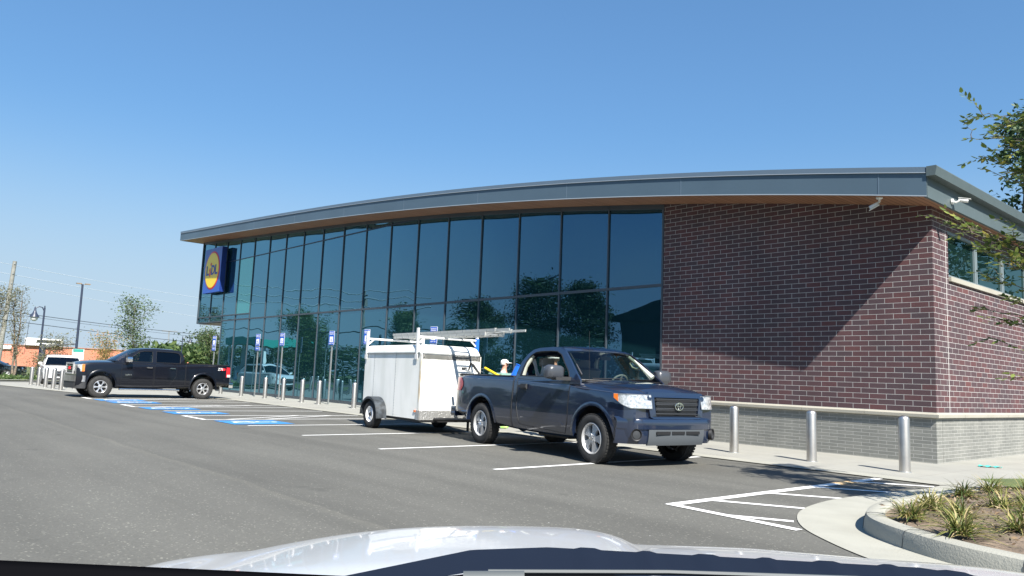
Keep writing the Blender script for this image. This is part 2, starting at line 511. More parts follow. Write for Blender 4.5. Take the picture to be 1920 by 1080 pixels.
JOINT = (-5.0, 3.51, 1.0, 0.0)
def asphalt_mat():
    m = mat('asphalt', (0.11, 0.11, 0.105), 0.88)
    nt = m.node_tree; b = nt.nodes['Principled BSDF']
    tc = nt.nodes.new('ShaderNodeTexCoord')
    def noise(scale, detail=4, rough=0.5, vec=None):
        n = nt.nodes.new('ShaderNodeTexNoise'); n.inputs['Scale'].default_value = scale; n.inputs['Detail'].default_value = detail; n.inputs['Roughness'].default_value = rough
        nt.links.new(vec or tc.outputs['Object'], n.inputs['Vector']); return n.outputs['Fac']
    big = noise(0.28, 5, 0.6)
    rp = nt.nodes.new('ShaderNodeValToRGB')
    rp.color_ramp.elements[0].position = 0.3; rp.color_ramp.elements[0].color = (0.097, 0.095, 0.084, 1)
    rp.color_ramp.elements[1].position = 0.75; rp.color_ramp.elements[1].color = (0.119, 0.117, 0.103, 1)
    nt.links.new(big, rp.inputs['Fac'])
    # wheel-worn streaks along the drive lane
    mp = nt.nodes.new('ShaderNodeMapping'); mp.inputs['Scale'].default_value = (0.12, 1.3, 1); mp.inputs['Rotation'].default_value = (0, 0, 0.12)
    nt.links.new(tc.outputs['Object'], mp.inputs['Vector'])
    st = noise(1.0, 3, 0.5, mp.outputs[0])
    rs = nt.nodes.new('ShaderNodeValToRGB'); rs.color_ramp.elements[0].position = 0.35; rs.color_ramp.elements[0].color = (0.86, 0.86, 0.86, 1); rs.color_ramp.elements[1].position = 0.6; rs.color_ramp.elements[1].color = (1.06, 1.06, 1.06, 1)
    nt.links.new(st, rs.inputs['Fac'])
    m1 = nt.nodes.new('ShaderNodeMix'); m1.data_type = 'RGBA'; m1.blend_type = 'MULTIPLY'; m1.inputs[0].default_value = 1
    nt.links.new(rp.outputs[0], m1.inputs[6]); nt.links.new(rs.outputs[0], m1.inputs[7])
    # aggregate speckle
    vo = nt.nodes.new('ShaderNodeTexVoronoi'); vo.inputs['Scale'].default_value = 75; nt.links.new(tc.outputs['Object'], vo.inputs['Vector'])
    sx = nt.nodes.new('ShaderNodeSeparateColor'); nt.links.new(vo.outputs['Color'], sx.inputs[0])
    ra = nt.nodes.new('ShaderNodeValToRGB'); e = ra.color_ramp.elements
    e[0].position = 0.0; e[0].color = (0.88, 0.88, 0.88, 1); e[1].position = 0.96; e[1].color = (1.08, 1.08, 1.07, 1)
    x = e.new(0.998); x.color = (2.2, 2.2, 2.1, 1)
    nt.links.new(sx.outputs[0], ra.inputs['Fac'])
    m2 = nt.nodes.new('ShaderNodeMix'); m2.data_type = 'RGBA'; m2.blend_type = 'MULTIPLY'; m2.inputs[0].default_value = 1
    nt.links.new(m1.outputs[2], m2.inputs[6]); nt.links.new(ra.outputs[0], m2.inputs[7])
    # a pale construction joint wandering across the drive lane
    sq = nt.nodes.new('ShaderNodeSeparateXYZ'); nt.links.new(tc.outputs['Object'], sq.inputs[0])
    JX, JY, JDX, JDY = JOINT
    dd = node_math(nt, 'SUBTRACT', node_math(nt, 'MULTIPLY', node_math(nt, 'SUBTRACT', sq.outputs[0], JX), -JDY), node_math(nt, 'MULTIPLY', node_math(nt, 'SUBTRACT', sq.outputs[1], JY), -JDX))
    dd = node_math(nt, 'ADD', dd, node_math(nt, 'MULTIPLY', node_math(nt, 'SUBTRACT', big, .5), .5))
    jr = nt.nodes.new('ShaderNodeValToRGB'); je = jr.color_ramp.elements; je[0].position = .47; je[0].color = (1, 1, 1, 1); je[1].position = .56; je[1].color = (1, 1, 1, 1)
    x1 = je.new(.50); x1.color = (1.16, 1.15, 1.12, 1); x2 = je.new(.506); x2.color = (.93, .93, .93, 1)
    nt.links.new(node_math(nt, 'ADD', node_math(nt, 'MULTIPLY', dd, .25), .5), jr.inputs['Fac'])
    m4 = nt.nodes.new('ShaderNodeMix'); m4.data_type = 'RGBA'; m4.blend_type = 'MULTIPLY'; m4.inputs[0].default_value = 1
    nt.links.new(m2.outputs[2], m4.inputs[6]); nt.links.new(jr.outputs[0], m4.inputs[7]); m2 = m4
    # dark drips and soft oil stains
    no = noise(1.1, 3, .6); ro = nt.nodes.new('ShaderNodeValToRGB'); ro.color_ramp.elements[0].position = .66; ro.color_ramp.elements[0].color = (1, 1, 1, 1); ro.color_ramp.elements[1].position = .74; ro.color_ramp.elements[1].color = (.80, .80, .80, 1)
    nt.links.new(no, ro.inputs['Fac'])
    m5 = nt.nodes.new('ShaderNodeMix'); m5.data_type = 'RGBA'; m5.blend_type = 'MULTIPLY'; m5.inputs[0].default_value = 1
    nt.links.new(m2.outputs[2], m5.inputs[6]); nt.links.new(ro.outputs[0], m5.inputs[7]); m2 = m5
    # rare pale scuffs
    v2 = nt.nodes.new('ShaderNodeTexVoronoi'); v2.inputs['Scale'].default_value = 3.0; nt.links.new(tc.outputs['Object'], v2.inputs['Vector'])
    sc = node_math(nt, 'LESS_THAN', v2.outputs['Distance'], 0.022)
    m3 = nt.nodes.new('ShaderNodeMix'); m3.data_type = 'RGBA'; nt.links.new(sc, m3.inputs[0]); nt.links.new(m2.outputs[2], m3.inputs[6]); m3.inputs[7].default_value = (0.5, 0.5, 0.48, 1)
    nt.links.new(m3.outputs[2], b.inputs['Base Color'])
    bp = nt.nodes.new('ShaderNodeBump'); bp.inputs['Strength'].default_value = 0.35; bp.inputs['Distance'].default_value = 0.003
    nt.links.new(sx.outputs[1], bp.inputs['Height']); nt.links.new(bp.outputs['Normal'], b.inputs['Normal'])
    return m
M['asphalt'] = asphalt_mat()

def store_glass(name, tint0, tint1, body=(0.004, 0.018, 0.022)):
    """coated, mirror-like shop glass: tinted reflection that strengthens at grazing angles, slightly wavy"""
    m = bpy.data.materials.new(name); m.use_nodes = True
    nt = m.node_tree; nt.nodes.remove(nt.nodes['Principled BSDF']); out = nt.nodes['Material Output']
    tc = nt.nodes.new('ShaderNodeTexCoord')
    nz = nt.nodes.new('ShaderNodeTexNoise'); nz.inputs['Scale'].default_value = 0.55; nz.inputs['Detail'].default_value = 1.5; nz.inputs['Roughness'].default_value = 0.4
    nt.links.new(tc.outputs['Object'], nz.inputs['Vector'])
    bp = nt.nodes.new('ShaderNodeBump'); bp.inputs['Strength'].default_value = 1.0; bp.inputs['Distance'].default_value = 0.012
    nt.links.new(nz.outputs['Fac'], bp.inputs['Height'])
    gl = nt.nodes.new('ShaderNodeBsdfGlossy'); gl.inputs['Roughness'].default_value = 0.0
    nt.links.new(bp.outputs['Normal'], gl.inputs['Normal'])
    lw = nt.nodes.new('ShaderNodeLayerWeight'); lw.inputs['Blend'].default_value = 0.5
    rp = nt.nodes.new('ShaderNodeValToRGB'); e = rp.color_ramp.elements
    e[0].position = 0.30; e[0].color = (*tint0, 1); e[1].position = 0.85; e[1].color = (*tint1, 1)
    nt.links.new(lw.outputs['Facing'], rp.inputs['Fac']); nt.links.new(rp.outputs[0], gl.inputs['Color'])
    df = nt.nodes.new('ShaderNodeBsdfDiffuse'); df.inputs['Color'].default_value = (*body, 1)
    ad = nt.nodes.new('ShaderNodeAddShader'); nt.links.new(gl.outputs[0], ad.inputs[0]); nt.links.new(df.outputs[0], ad.inputs[1])
    nt.links.new(ad.outputs[0], out.inputs[0])
    return m
M['store_glass'] = store_glass('store_glass', (0.058, 0.121, 0.188), (0.245, 0.455, 0.53))
M['store_glass_pale'] = store_glass('store_glass_pale', (0.07, 0.14, 0.18), (0.26, 0.52, 0.50), (0.02, 0.09, 0.09))  # opaque; paler colour stands in for daylight seen through the far side glass
M['side_glass'] = store_glass('side_glass', (0.05, 0.085, 0.085), (0.16, 0.24, 0.24), (0.004, 0.012, 0.012))

def leaf_mat(name, stops, trans=0.35):
    m = bpy.data.materials.new(name); m.use_nodes = True
    nt = m.node_tree; b = nt.nodes['Principled BSDF']; out = nt.nodes['Material Output']
    g = nt.nodes.new('ShaderNodeNewGeometry')
    rp = nt.nodes.new('ShaderNodeValToRGB'); els = rp.color_ramp.elements
    els[0].position = stops[0][0]; els[0].color = (*stops[0][1], 1); els[1].position = stops[-1][0]; els[1].color = (*stops[-1][1], 1)
    for p, c in stops[1:-1]:
        e = els.new(p); e.color = (*c, 1)
    nt.links.new(g.outputs['Random Per Island'], rp.inputs['Fac'])
    nt.links.new(rp.outputs[0], b.inputs['Base Color'])
    b.inputs['Roughness'].default_value = 0.55
    b.inputs['Specular IOR Level'].default_value = 0.4
    tl = nt.nodes.new('ShaderNodeBsdfTranslucent'); nt.links.new(rp.outputs[0], tl.inputs[0])
    mx = nt.nodes.new('ShaderNodeMixShader'); mx.inputs[0].default_value = trans
    nt.links.new(b.outputs[0], mx.inputs[1]); nt.links.new(tl.outputs[0], mx.inputs[2]); nt.links.new(mx.outputs[0], out.inputs[0])
    return m
M['leaf_young'] = leaf_mat('leaf_young', [(0, (0.07, 0.11, 0.03)), (0.5, (0.14, 0.20, 0.05)), (0.85, (0.26, 0.31, 0.08)), (1, (0.42, 0.36, 0.08))])
M['leaf_green'] = leaf_mat('leaf_green', [(0, (0.035, 0.07, 0.025)), (0.6, (0.085, 0.14, 0.045)), (1, (0.16, 0.21, 0.07))])
M['leaf_autumn'] = leaf_mat('leaf_autumn', [(0, (0.10, 0.14, 0.04)), (0.4, (0.22, 0.22, 0.07)), (0.7, (0.42, 0.26, 0.09)), (1, (0.52, 0.28, 0.12))])
M['leaf_pine'] = leaf_mat('leaf_pine', [(0, (0.02, 0.05, 0.02)), (0.6, (0.045, 0.09, 0.03)), (1, (0.10, 0.16, 0.05))], 0.2)
M['leaf_dark'] = leaf_mat('leaf_dark', [(0, (0.02, 0.04, 0.015)), (0.6, (0.045, 0.08, 0.025)), (1, (0.08, 0.12, 0.04))], 0.2)
M['leaf_brownish'] = leaf_mat('leaf_brownish', [(0, (0.09, 0.09, 0.05)), (0.6, (0.14, 0.15, 0.08)), (1, (0.20, 0.18, 0.10))], 0.2)
M['blade'] = leaf_mat('blade', [(0, (0.06, 0.10, 0.025)), (0.35, (0.12, 0.16, 0.04)), (0.6, (0.28, 0.27, 0.08)), (1, (0.46, 0.36, 0.20))], 0.25)

# ------------------------------------------------------------------ setting: ground
def sheet(name, outline, z, material, holes=(), kind='structure'):
    b = MB(); flat = [p for l in [outline] + list(holes) for p in l]
    tris = tessellate_polygon([[Vector((p[0], p[1], 0)) for p in l] for l in [outline] + list(holes)])
    fs = []
    for t in tris:
        a, bb, c = [Vector((*flat[i], 0)) for i in t]
        if (bb - a).cross(c - a).z < 0: t = (t[0], t[2], t[1])
        fs.append(tuple(t))
    b.add([(p[0], p[1], z) for p in flat], fs)
    o = b.build(name, material)
    if kind: tag(o, kind=kind)
    return o

sheet('ground', [(-1500, -1500), (1500, -1500), (1500, 1500), (-1500, 1500)], -0.03, M['grass_ground'])
sheet('parking_lot', [(-120, -14), (14, -14), (14, 46), (-120, 46)], 0.0, M['asphalt'])
# pavement in front of the store with a pale kerb band along the lot
PAVE = [(-4.15, 11.72), (-29.6, 11.72), (-33.0, 11.0), (-33.9, 8.0), (-34.8, 7.35), (-38.5, 6.75), (-43.3, 5.95), (-48.5, 6.3), (-49.5, 8.0), (-47.5, 10.5), (-46.6, 15), (-46.6, 44), (-5.0, 44), (-5.0, 22), (12, 22), (12, 16.6), (-2.0, 15.0), (-3.2, 13.4), (-3.75, 11.9)]
def offset_band(path, d, z, name, material):
    # band of width d to the left of the path
    b = MB(); n = len(path); L = []; R = []
    for i, p in enumerate(path):
        a = Vector(path[max(i - 1, 0)]); c = Vector(path[min(i + 1, n - 1)])
        t = (c - a).normalized(); nn = Vector((-t.y, t.x))
        L.append((p[0], p[1], z)); R.append((p[0] + nn.x * d, p[1] + nn.y * d, z))
    b.add(L + R, [(i, i + 1, n + i + 1, n + i) for i in range(n - 1)])
    bz = b.v
    o = b.build(name, material)
    # make faces point up
    for p in o.data.polygons:
        if p.normal.z < 0: p.flip()
    return tag(o, kind='structure')

def slab_concrete():
    m = mat('paved_concrete', (0.42, 0.41, 0.37), 0.85)
    nt = m.node_tree; b = nt.nodes['Principled BSDF']
    tc = nt.nodes.new('ShaderNodeTexCoord'); sp = nt.nodes.new('ShaderNodeSeparateXYZ'); nt.links.new(tc.outputs['Object'], sp.inputs[0])
    mk = None
    for k, off, per in ((0, 0.55, 1.55), (1, 1.3, 1.6)):
        f = node_math(nt, 'FRACT', node_math(nt, 'DIVIDE', node_math(nt, 'ADD', sp.outputs[k], 60 + off), per))
        q = node_math(nt, 'LESS_THAN', f, 0.008)
        mk = q if mk is None else node_math(nt, 'MAXIMUM', mk, q)
    nz = nt.nodes.new('ShaderNodeTexNoise'); nz.inputs['Scale'].default_value = 0.9; nz.inputs['Detail'].default_value = 8; nz.inputs['Roughness'].default_value = 0.65
    nt.links.new(tc.outputs['Object'], nz.inputs['Vector'])
    rp = nt.nodes.new('ShaderNodeValToRGB'); e = rp.color_ramp.elements
    e[0].position = 0.3; e[0].color = (0.26, 0.257, 0.23, 1); e[1].position = 0.7; e[1].color = (0.325, 0.32, 0.285, 1)
    nt.links.new(nz.outputs['Fac'], rp.inputs['Fac'])
    mx = nt.nodes.new('ShaderNodeMix'); mx.data_type = 'RGBA'; nt.links.new(mk, mx.inputs[0]); nt.links.new(rp.outputs[0], mx.inputs[6]); mx.inputs[7].default_value = (0.22, 0.21, 0.19, 1)
    nt.links.new(mx.outputs[2], b.inputs['Base Color'])
    return m
M['paved'] = slab_concrete()
sheet('pavement', PAVE, 0.012, M['paved'])
sheet('kerb_band', [(-4.15, 11.72), (-29.6, 11.72), (-33.0, 11.0), (-33.9, 8.0), (-34.8, 7.35), (-38.5, 6.75), (-43.3, 5.95), (-43.2, 6.35), (-38.4, 7.1), (-35.0, 7.7), (-34.3, 8.3), (-33.4, 11.3), (-29.6, 12.15), (-4.0, 12.15)], 0.016, M['kerb_concrete'])

# island: gutter pan, raised kerb, soil
PAN = [(2.5, 5.1), (-0.5, 5.35), (-1.7, 5.55), (-2.58, 5.96), (-3.23, 6.44), (-3.65, 6.88), (-4.0, 7.5), (-4.2, 8.2), (-4.28, 9.0), (-4.22, 10.2), (-4.10, 11.2), (-4.15, 11.72), (-3.9, 12.05), (-3.2, 11.8), (-3.0, 11.0), (2.5, 11)]
def smooth_closed(P, k=5, sharp=()):
    n = len(P); out = []
    for i in range(n):
        p0, p1, p2, p3 = [Vector(P[(i + j) % n]) for j in (-1, 0, 1, 2)]
        for q in range(k):
            t = q / k
            if i in sharp: out.append(tuple(p1.lerp(p2, t))); continue
            out.append(tuple(0.5 * ((2 * p1) + (-p0 + p2) * t + (2 * p0 - 5 * p1 + 4 * p2 - p3) * t * t + (-p0 + 3 * p1 - 3 * p2 + p3) * t ** 3)))
    return out
sheet('gutter', smooth_closed(PAN, 5, (0, 10, 11, 12, 13, 14, 15)), 0.008, M['kerb_concrete'])
KO = [(2.5, 6.0), (0.0, 6.05), (-1.2, 6.12), (-1.7, 6.24), (-2.24, 6.40), (-2.74, 6.70), (-3.1, 7.03), (-3.32, 7.45), (-3.46, 7.95), (-3.52, 8.6), (-3.52, 9.3), (-3.50, 10.0), (-3.50, 10.6), (-3.55, 11.1)]
def kerb_builder():
    b = MB(); n = len(KO)
    # smooth the path
    P = []
    for i in range(n - 1):
        for k in range(5):
            t = k / 5
            p0 = Vector(KO[max(i - 1, 0)]); p1 = Vector(KO[i]); p2 = Vector(KO[i + 1]); p3 = Vector(KO[min(i + 2, n - 1)])
            P.append(0.5 * ((2 * p1) + (-p0 + p2) * t + (2 * p0 - 5 * p1 + 4 * p2 - p3) * t * t + (-p0 + 3 * p1 - 3 * p2 + p3) * t ** 3))
    P.append(Vector(KO[-1]))
    prof = [(0.0, 0.0), (0.012, 0.10), (0.03, 0.142), (0.06, 0.152), (0.17, 0.155), (0.185, 0.145), (0.19, 0.0)]
    rows = []
    for i, p in enumerate(P):
        t = (P[min(i + 1, len(P) - 1)] - P[max(i - 1, 0)]).normalized(); nn = Vector((t.y, -t.x))
        hz = 1.0
        if i > len(P) - 8: hz = max(0.15, (len(P) - 1 - i) / 7)
        rows.append([(p.x + nn.x * d, p.y + nn.y * d, z * hz + 0.002) for d, z in prof])
    k = len(prof)
    vs = [q for r in rows for q in r]
    fs = [(i * k + j, i * k + j + 1, (i + 1) * k + j + 1, (i + 1) * k + j) for i in range(len(P) - 1) for j in range(k - 1)]
    b.add(vs, fs)
    o = b.build('island_kerb', M['kerb_concrete'], smooth=40)
    for p in o.data.polygons: pass
    tag(o, kind='structure')
    return P
KP = kerb_builder()
def kerb_joints():
    b = MB()
    for i in range(6, len(KP) - 8, 9):
        p = KP[i]; t = (KP[i + 1] - KP[i - 1]).normalized(); nn = Vector((t.y, -t.x))
        b.tube([(p.x + nn.x * d, p.y + nn.y * d, z + .002) for d, z in ((-.001, .0), (.011, .10), (.029, .142), (.06, .152), (.17, .155), (.186, .145))], .0035, 4)
    tag(b.build('kerb_joints', M['dark_roof']), kind='structure')
kerb_joints()
def island_soil():
    # soil surface: grid clipped by kerb inner line
    inner = []
    for i, p in enumerate(KP):
        t = (KP[min(i + 1, len(KP) - 1)] - KP[max(i - 1, 0)]).normalized(); nn = Vector((t.y, -t.x))
        inner.append(p + nn * 0.17)
    cen = Vector((-1.2, 9.0))
    b = MB(); rnd = random.Random(4)
    rings = 16; ring_pts = [Vector(q) for q in inner] + [Vector((-3.3, 11.9)), Vector((-2.4, 13.2)), Vector((0, 14.5)), Vector((2.4, 14.5)), Vector((2.4, 10)), Vector((2.4, 6.6))]
    n = len(ring_pts); vs = []
    from mathutils import noise
    for j in range(rings + 1):
        t = j / rings
        for q in ring_pts:
            p = q.lerp(cen, t)
            z = 0.115 + 0.10 * (1 - (1 - t) ** 2) + (0.02 * noise.noise(Vector((p.x * 3, p.y * 3, 0))) + 0.012 * noise.noise(Vector((p.x * 9, p.y * 9, 3)))) * min(1, t * 8)
            if p.y > 11: z *= 0.7
            vs.append((p.x, p.y, z))
    fs = []
    for j in range(rings):
        for i in range(n):
            a = j * n + i; c = j * n + (i + 1) % n
            fs.append((a, c, c + n, a + n))
    b.add(vs, fs)
    o = b.build('planting_soil', M['soil'], smooth=180)
    for p in o.data.polygons:
        if p.normal.z < 0: p.flip()
    tag(o, kind='structure')
island_soil()

# painted markings
def stripe(b, p0, p1, w, z=0.006):
    a = Vector(p0); c = Vector(p1); t = (c - a).normalized(); nn = Vector((-t.y, t.x)) * w / 2
    b.add([(*(a + nn), z), (*(a - nn), z), (*(c - nn), z), (*(c + nn), z)], [(0, 1, 2, 3)])
def markings():
    b = MB()
    Y0, Y1 = 6.93, 11.70
    for x in (-8.11, -11.07, -13.85, -16.45, -22.15, -27.75):
        stripe(b, (x, Y0), (x, Y1), 0.10)
    for xa, xb in ((-18.5, -19.95), (-24.2, -25.45), (-29.2, -30.4)):
        stripe(b, (xa, Y0 - .15), (xa, Y1), 0.10); stripe(b, (xb, Y0 - .15), (xb, Y1), 0.10)
        stripe(b, (xa + .05, Y0 - .20), (xb - .05, Y0 - .20), 0.12, 0.0065)
        y = Y0 + 0.3
        while y < Y1 - 2.7:
            stripe(b, (xa, y), (xb, y + 2.6), 0.09, 0.0055)
            y += 1.0
    # hatched corner beside the island
    stripe(b, (-5.0, 6.72), (-4.98, 11.70), 0.13)
    stripe(b, (-5.05, 6.74), (-3.52, 6.62), 0.11, 0.0065)
    for ya, yb, xe in ((6.70, 7.0, -3.78), (7.42, 7.9, -4.07), (8.6, 9.08, -4.2), (9.75, 10.25, -4.2), (10.95, 11.5, -4.15)):
        stripe(b, (-4.95 if ya > 7 else -4.3, ya), (xe, yb), 0.10, 0.0055)
    o = b.build('parking_stripes', M['white_line'])
    for p in o.data.polygons:
        if p.normal.z < 0: p.flip()
    tag(o, kind='structure')
    c = MB()
    stripe(c, (-41.5, 5.3), (-41.0, 3.2), .12); stripe(c, (-40.2, 5.4), (-39.7, 3.3), .12)
    # handicapped pads
    pb = MB(); pw = MB()
    for x, y in ((-17.45, 7.5), (-21.15, 7.45), (-23.3, 7.45), (-26.85, 7.45), (-28.45, 7.45)):
        s = 0.62 if x > -18 else 0.55
        yl = 0.72
        pb.add([(x - s, y - yl, .009), (x + s, y - yl, .009), (x + s, y + yl, .009), (x - s, y + yl, .009)], [(0, 1, 2, 3)])
        # wheelchair symbol: seen from the building side, wheel as ring + back, seat, legs, head
        ring = []; n = 20
        z = .012
        for k in range(n):
            t0 = radians(-150 + 270 * k / n); t1 = radians(-150 + 270 * (k + 1) / n)
            for_ = []
            for r, t in ((.30, t0), (.22, t0), (.22, t1), (.30, t1)):
                for_.append((x + .05 + r * sin(t) * .85, y - .22 - r * cos(t), z))
            pw.add(for_, [(0, 1, 2, 3)])
        def bar(p, q, w): stripe(pw, (x + p[0], y + p[1]), (x + q[0], y + q[1]), w, z + .001)
        bar((.0, .38), (.02, -.10), .09); bar((.02, -.08), (-.26, -.10), .08); bar((-.26, -.08), (-.34, -.42), .08); bar((.0, .14), (-.22, .12), .06)
        pw.lathe([(0.0001, z), (.08, z)], 12, Matrix.Translation((x, y + .48, 0)))
    o = pb.build('blue_pads', M['blue_line']); tag(o, kind='structure')
    o = pw.build('wheelchair_symbols', M['white_line']); tag(o, kind='structure')
    for p in o.data.polygons:
        if p.normal.z < 0: p.flip()
    o = c.build('crossing_stripes', M['white_line']); tag(o, kind='structure')
    for p in o.data.polygons:
        if p.normal.z < 0: p.flip()
    # rusty drip on the stripe
    d = MB(); d.add([(-5.07, 10.4, .0075), (-4.90, 10.38, .0075), (-4.91, 10.85, .0075), (-5.06, 10.9, .0075)], [(0, 1, 2, 3)])
    o = d.build('rust_stain', mat('rust_stain_paint', (0.60, 0.42, 0.22), 0.8, var=0.4, vscale=15)); tag(o, kind='structure')
markings()

# roads and verge at far left
sheet('verge', [(-52, -5), (-53.5, 7.4), (-54.0, 12.0), (-53, 46), (-118, 46), (-118, -5)], 0.02, M['grass_ground'])
sheet('verge_kerb', [(-51.3, -5), (-52.6, 7.4), (-53.0, 12.0), (-52, 46), (-53, 46), (-54.0, 12.0), (-53.5, 7.4), (-52, -5)], 0.06, M['kerb_concrete'])

# ------------------------------------------------------------------ building
XR, YF = -5.44, 15.28           # right corner, front face
def soffit_z(X):
    t = (-5.15 - X) / 40.0
    return 2.17363224 * t ** 3 - 5.5801753 * t ** 2 + 7.03129975 * t + 4.7699823
bld = thing('store_building', 'long brick and glass supermarket with arched overhanging metal roof', 'building', (-5.44, 15.28, 0))
BOFF = Vector((5.44, -15.28, 0))
def bpart(mb, name, material, smooth=None):
    o = mb.build(name, material, None, smooth)
    o.parent = bld; o.matrix_parent_inverse = Matrix.Translation(BOFF)
    return o
YB = 46.0
# red brick front, from X=-11.75 to XR
XG = -11.75
b = MB()
n = 12
vs = []
for i in range(n + 1):
    x = lerp(XG, XR, i / n)
    vs += [(x, YF, 0.93), (x, YF, soffit_z(x) + 0.02), (x, YF + .3, 0.93), (x, YF + .3, soffit_z(x) + 0.02)]
fs = []
for i in range(n):
    a = 4 * i
    fs += [(a, a + 4, a + 5, a + 1), (a + 2, a + 3, a + 7, a + 6), (a + 1, a + 5, a + 7, a + 3)]
fs += [(0, 1, 3, 2)]
b.add(vs, fs); bpart(b, 'front_brick_wall', M['red_brick'])
# side brick wall with clerestory window opening
WY0, WY1, WZ0, WZ1 = 16.07, 30.2, 3.56, 4.50
b = MB()
zt = soffit_z(XR) + 0.02
def wallquad(y0, y1, z0, z1): b.add([(XR, y0, z0), (XR, y1, z0), (XR, y1, z1), (XR, y0, z1)], [(0, 1, 2, 3)])
wallquad(YF, WY0, .93, zt); wallquad(WY0, WY1, .93, WZ0); wallquad(WY0, WY1, WZ1, zt); wallquad(WY1, YB, .93, zt)
b.add([(XR, WY0, WZ0), (XR - .14, WY0, WZ0), (XR - .14, WY0, WZ1), (XR, WY0, WZ1)], [(0, 3, 2, 1)])
b.add([(XR, WY0, WZ1), (XR - .14, WY0, WZ1), (XR - .14, WY1, WZ1), (XR, WY1, WZ1)], [(0, 3, 2, 1)])
bpart(b, 'side_brick_wall', M['red_brick'])
# grey brick base
b = MB(); b.box((XG, YF + .012, 0.0), (XR - .012, YF + .3, .84)); b.box((XR - .3, YF + .31, 0.0), (XR - .012, YB, .84))
bpart(b, 'grey_brick_base', M['grey_brick'])
# stone band with sloped top and joints
b = MB()
prof = [(0.0, .83), (.055, .845), (.06, .90), (.0, .932), (-.1, .932), (-.1, .83)]
def band(p0, p1, nrm, mitre0, mitre1):
    vs = []
    for P, mt in ((p0, mitre0), (p1, mitre1)):
        for d, z in prof:
            t = (Vector(p1) - Vector(p0)).normalized()
            q = Vector(P) + Vector(nrm) * d + t * (mt * d)
            vs.append((q.x, q.y, z))
    k = len(prof)
    b.add(vs, [(i, k + i, k + (i + 1) % k, (i + 1) % k) for i in range(k)] + [tuple(range(k)), tuple(reversed(range(k, 2 * k)))])
edges = [XR]
x = XR - 1.30
while x > XG: edges.append(x); x -= 1.30
edges.append(XG)
for i in range(len(edges) - 1):
    band((edges[i] - (0.004 if i else 0), YF), (edges[i + 1] + .004, YF), (0, -1), -1 if i == 0 else 0, 0)
y = YF
first = True
while y < YB - .1:
    band((XR, y + (0 if first else .004)), (XR, min(YB, y + 1.3) - .004), (1, 0), -1 if first else 0, 0)
    y += 1.3; first = False
bpart(b, 'stone_band', M['limestone'])
# control joint on the side wall
b = MB(); b.box((XR, 15.935, .93), (XR + .003, 15.95, 4.45)); bpart(b, 'control_joint', mat('sealant', (0.6, 0.58, 0.56), 0.7))
# clerestory: panes, frames, stone sill
b = MB(); b.box((XR - .10, WY0, WZ0 - .09), (XR + .05, WY1, WZ0 - .002)); bpart(b, 'window_sill', M['limestone'])
wy = WY0
k = 0
while wy < WY1 - .1:
    y1 = min(wy + 1.72, WY1)
    b = MB(); b.box((XR - .13, wy, WZ0), (XR - .09, y1, WZ1)); pw = None
    g = bpart(b, 'side_window', M['side_glass'])
    f = MB(); f.box((XR - .14, wy, WZ0), (XR - .04, wy + .055, WZ1)); f.box((XR - .14, y1 - .055, WZ0), (XR - .05, y1 - .002, WZ1))
    f.box((XR - .14, wy + .055, WZ0), (XR - .045, y1 - .055, WZ0 + .055)); f.box((XR - .14, wy + .055, WZ1 - .06), (XR - .045, y1 - .055, WZ1))
    fo = f.build('window_frame', M['zinc_trim']); fo.parent = g; fo.matrix_parent_inverse = Matrix.Identity(4)
    fo.matrix_parent_inverse = Matrix.Translation(BOFF) @ Matrix.Translation((0, 0, 0)); fo.matrix_parent_inverse = Matrix.Identity(4)
    wy = y1; k += 1
# glass front
PW = 1.82
XS = [XG - PW * k for k in range(19)]
GY = YF + .05
ZM = 3.73
for k in range(18):
    xa, xb = XS[k + 1], XS[k]
    base_z = 0.13
    cells = []
    if k < 16: cells.append((base_z, ZM))
    if k < 14: lo = ZM
    else:
        cells.append((3.70 if k >= 16 else ZM, 3.99)); lo = 3.99
    zt_l, zt_r = soffit_z(xa) - .13, soffit_z(xb) - .13
    TZ = 6.88
    if zt_r > TZ + .1:
        cells.append((lo, TZ)); cells.append((TZ, None))
    else:
        cells.append((lo, None))
    rnd = random.Random(k)
    for z0, z1 in cells:
        za, zb_ = (z1, z1) if z1 else (zt_l, zt_r)
        tl_ = (rnd.uniform(-.004, .004), rnd.uniform(-.009, .009))
        def fn(u, v, tl_=tl_, xa=xa, xb=xb, z0=z0, za=za, zb_=zb_):
            x = lerp(xa, xb, u); z = lerp(z0, lerp(za, zb_, u), v)
            # insulated panes pillow slightly
            return (x, GY + tl_[0] * (u - .5) + tl_[1] * (v - .5) + 0.004 * (16 * u * (1 - u) * v * (1 - v)) * (1 if (k % 3) else -1), z)
        b = MB(); b.grid(fn, 8, 10)
        bpart(b, 'window_pane', M['store_glass_pale'] if (k == 14 and z0 == 3.99) else M['store_glass'], smooth=180)
for k in range(19):
    x = XS[k]
    z0 = .0 if k <= 16 else 3.66
    b = MB(); b.box((x - .020, YF + .012, z0), (x + .020, YF + .10, soffit_z(x) - .005)) if 0 < k < 18 else b.box((x - (.0 if k == 18 else .0), YF - .02, z0), (x + (.07 if k == 18 else .05), YF + .10, soffit_z(x) - .01))
    mo = bpart(b, 'mullion', M['mullion'])
def hbar(z0, z1, xa, xb, yf, name, material):
    b = MB()
    for k in range(18):
        a, c = max(XS[k + 1], xa), min(XS[k], xb)
        if c - a > .1: b.box((a + .021, yf, z0), (c - .021, YF + .10, z1))
    bpart(b, name, material)
hbar(ZM - .035, ZM + .035, XS[16], XG, YF + .016, 'transom', M['mullion'])
hbar(3.66, 3.72, XS[18], XS[16], YF + .0, 'transom', M['mullion'])
hbar(3.96, 4.02, XS[18], XS[14], YF + .0, 'transom', M['mullion'])
hbar(6.86, 6.90, XS[18], -22.7, YF + .02, 'transom', M['mullion_edge'])
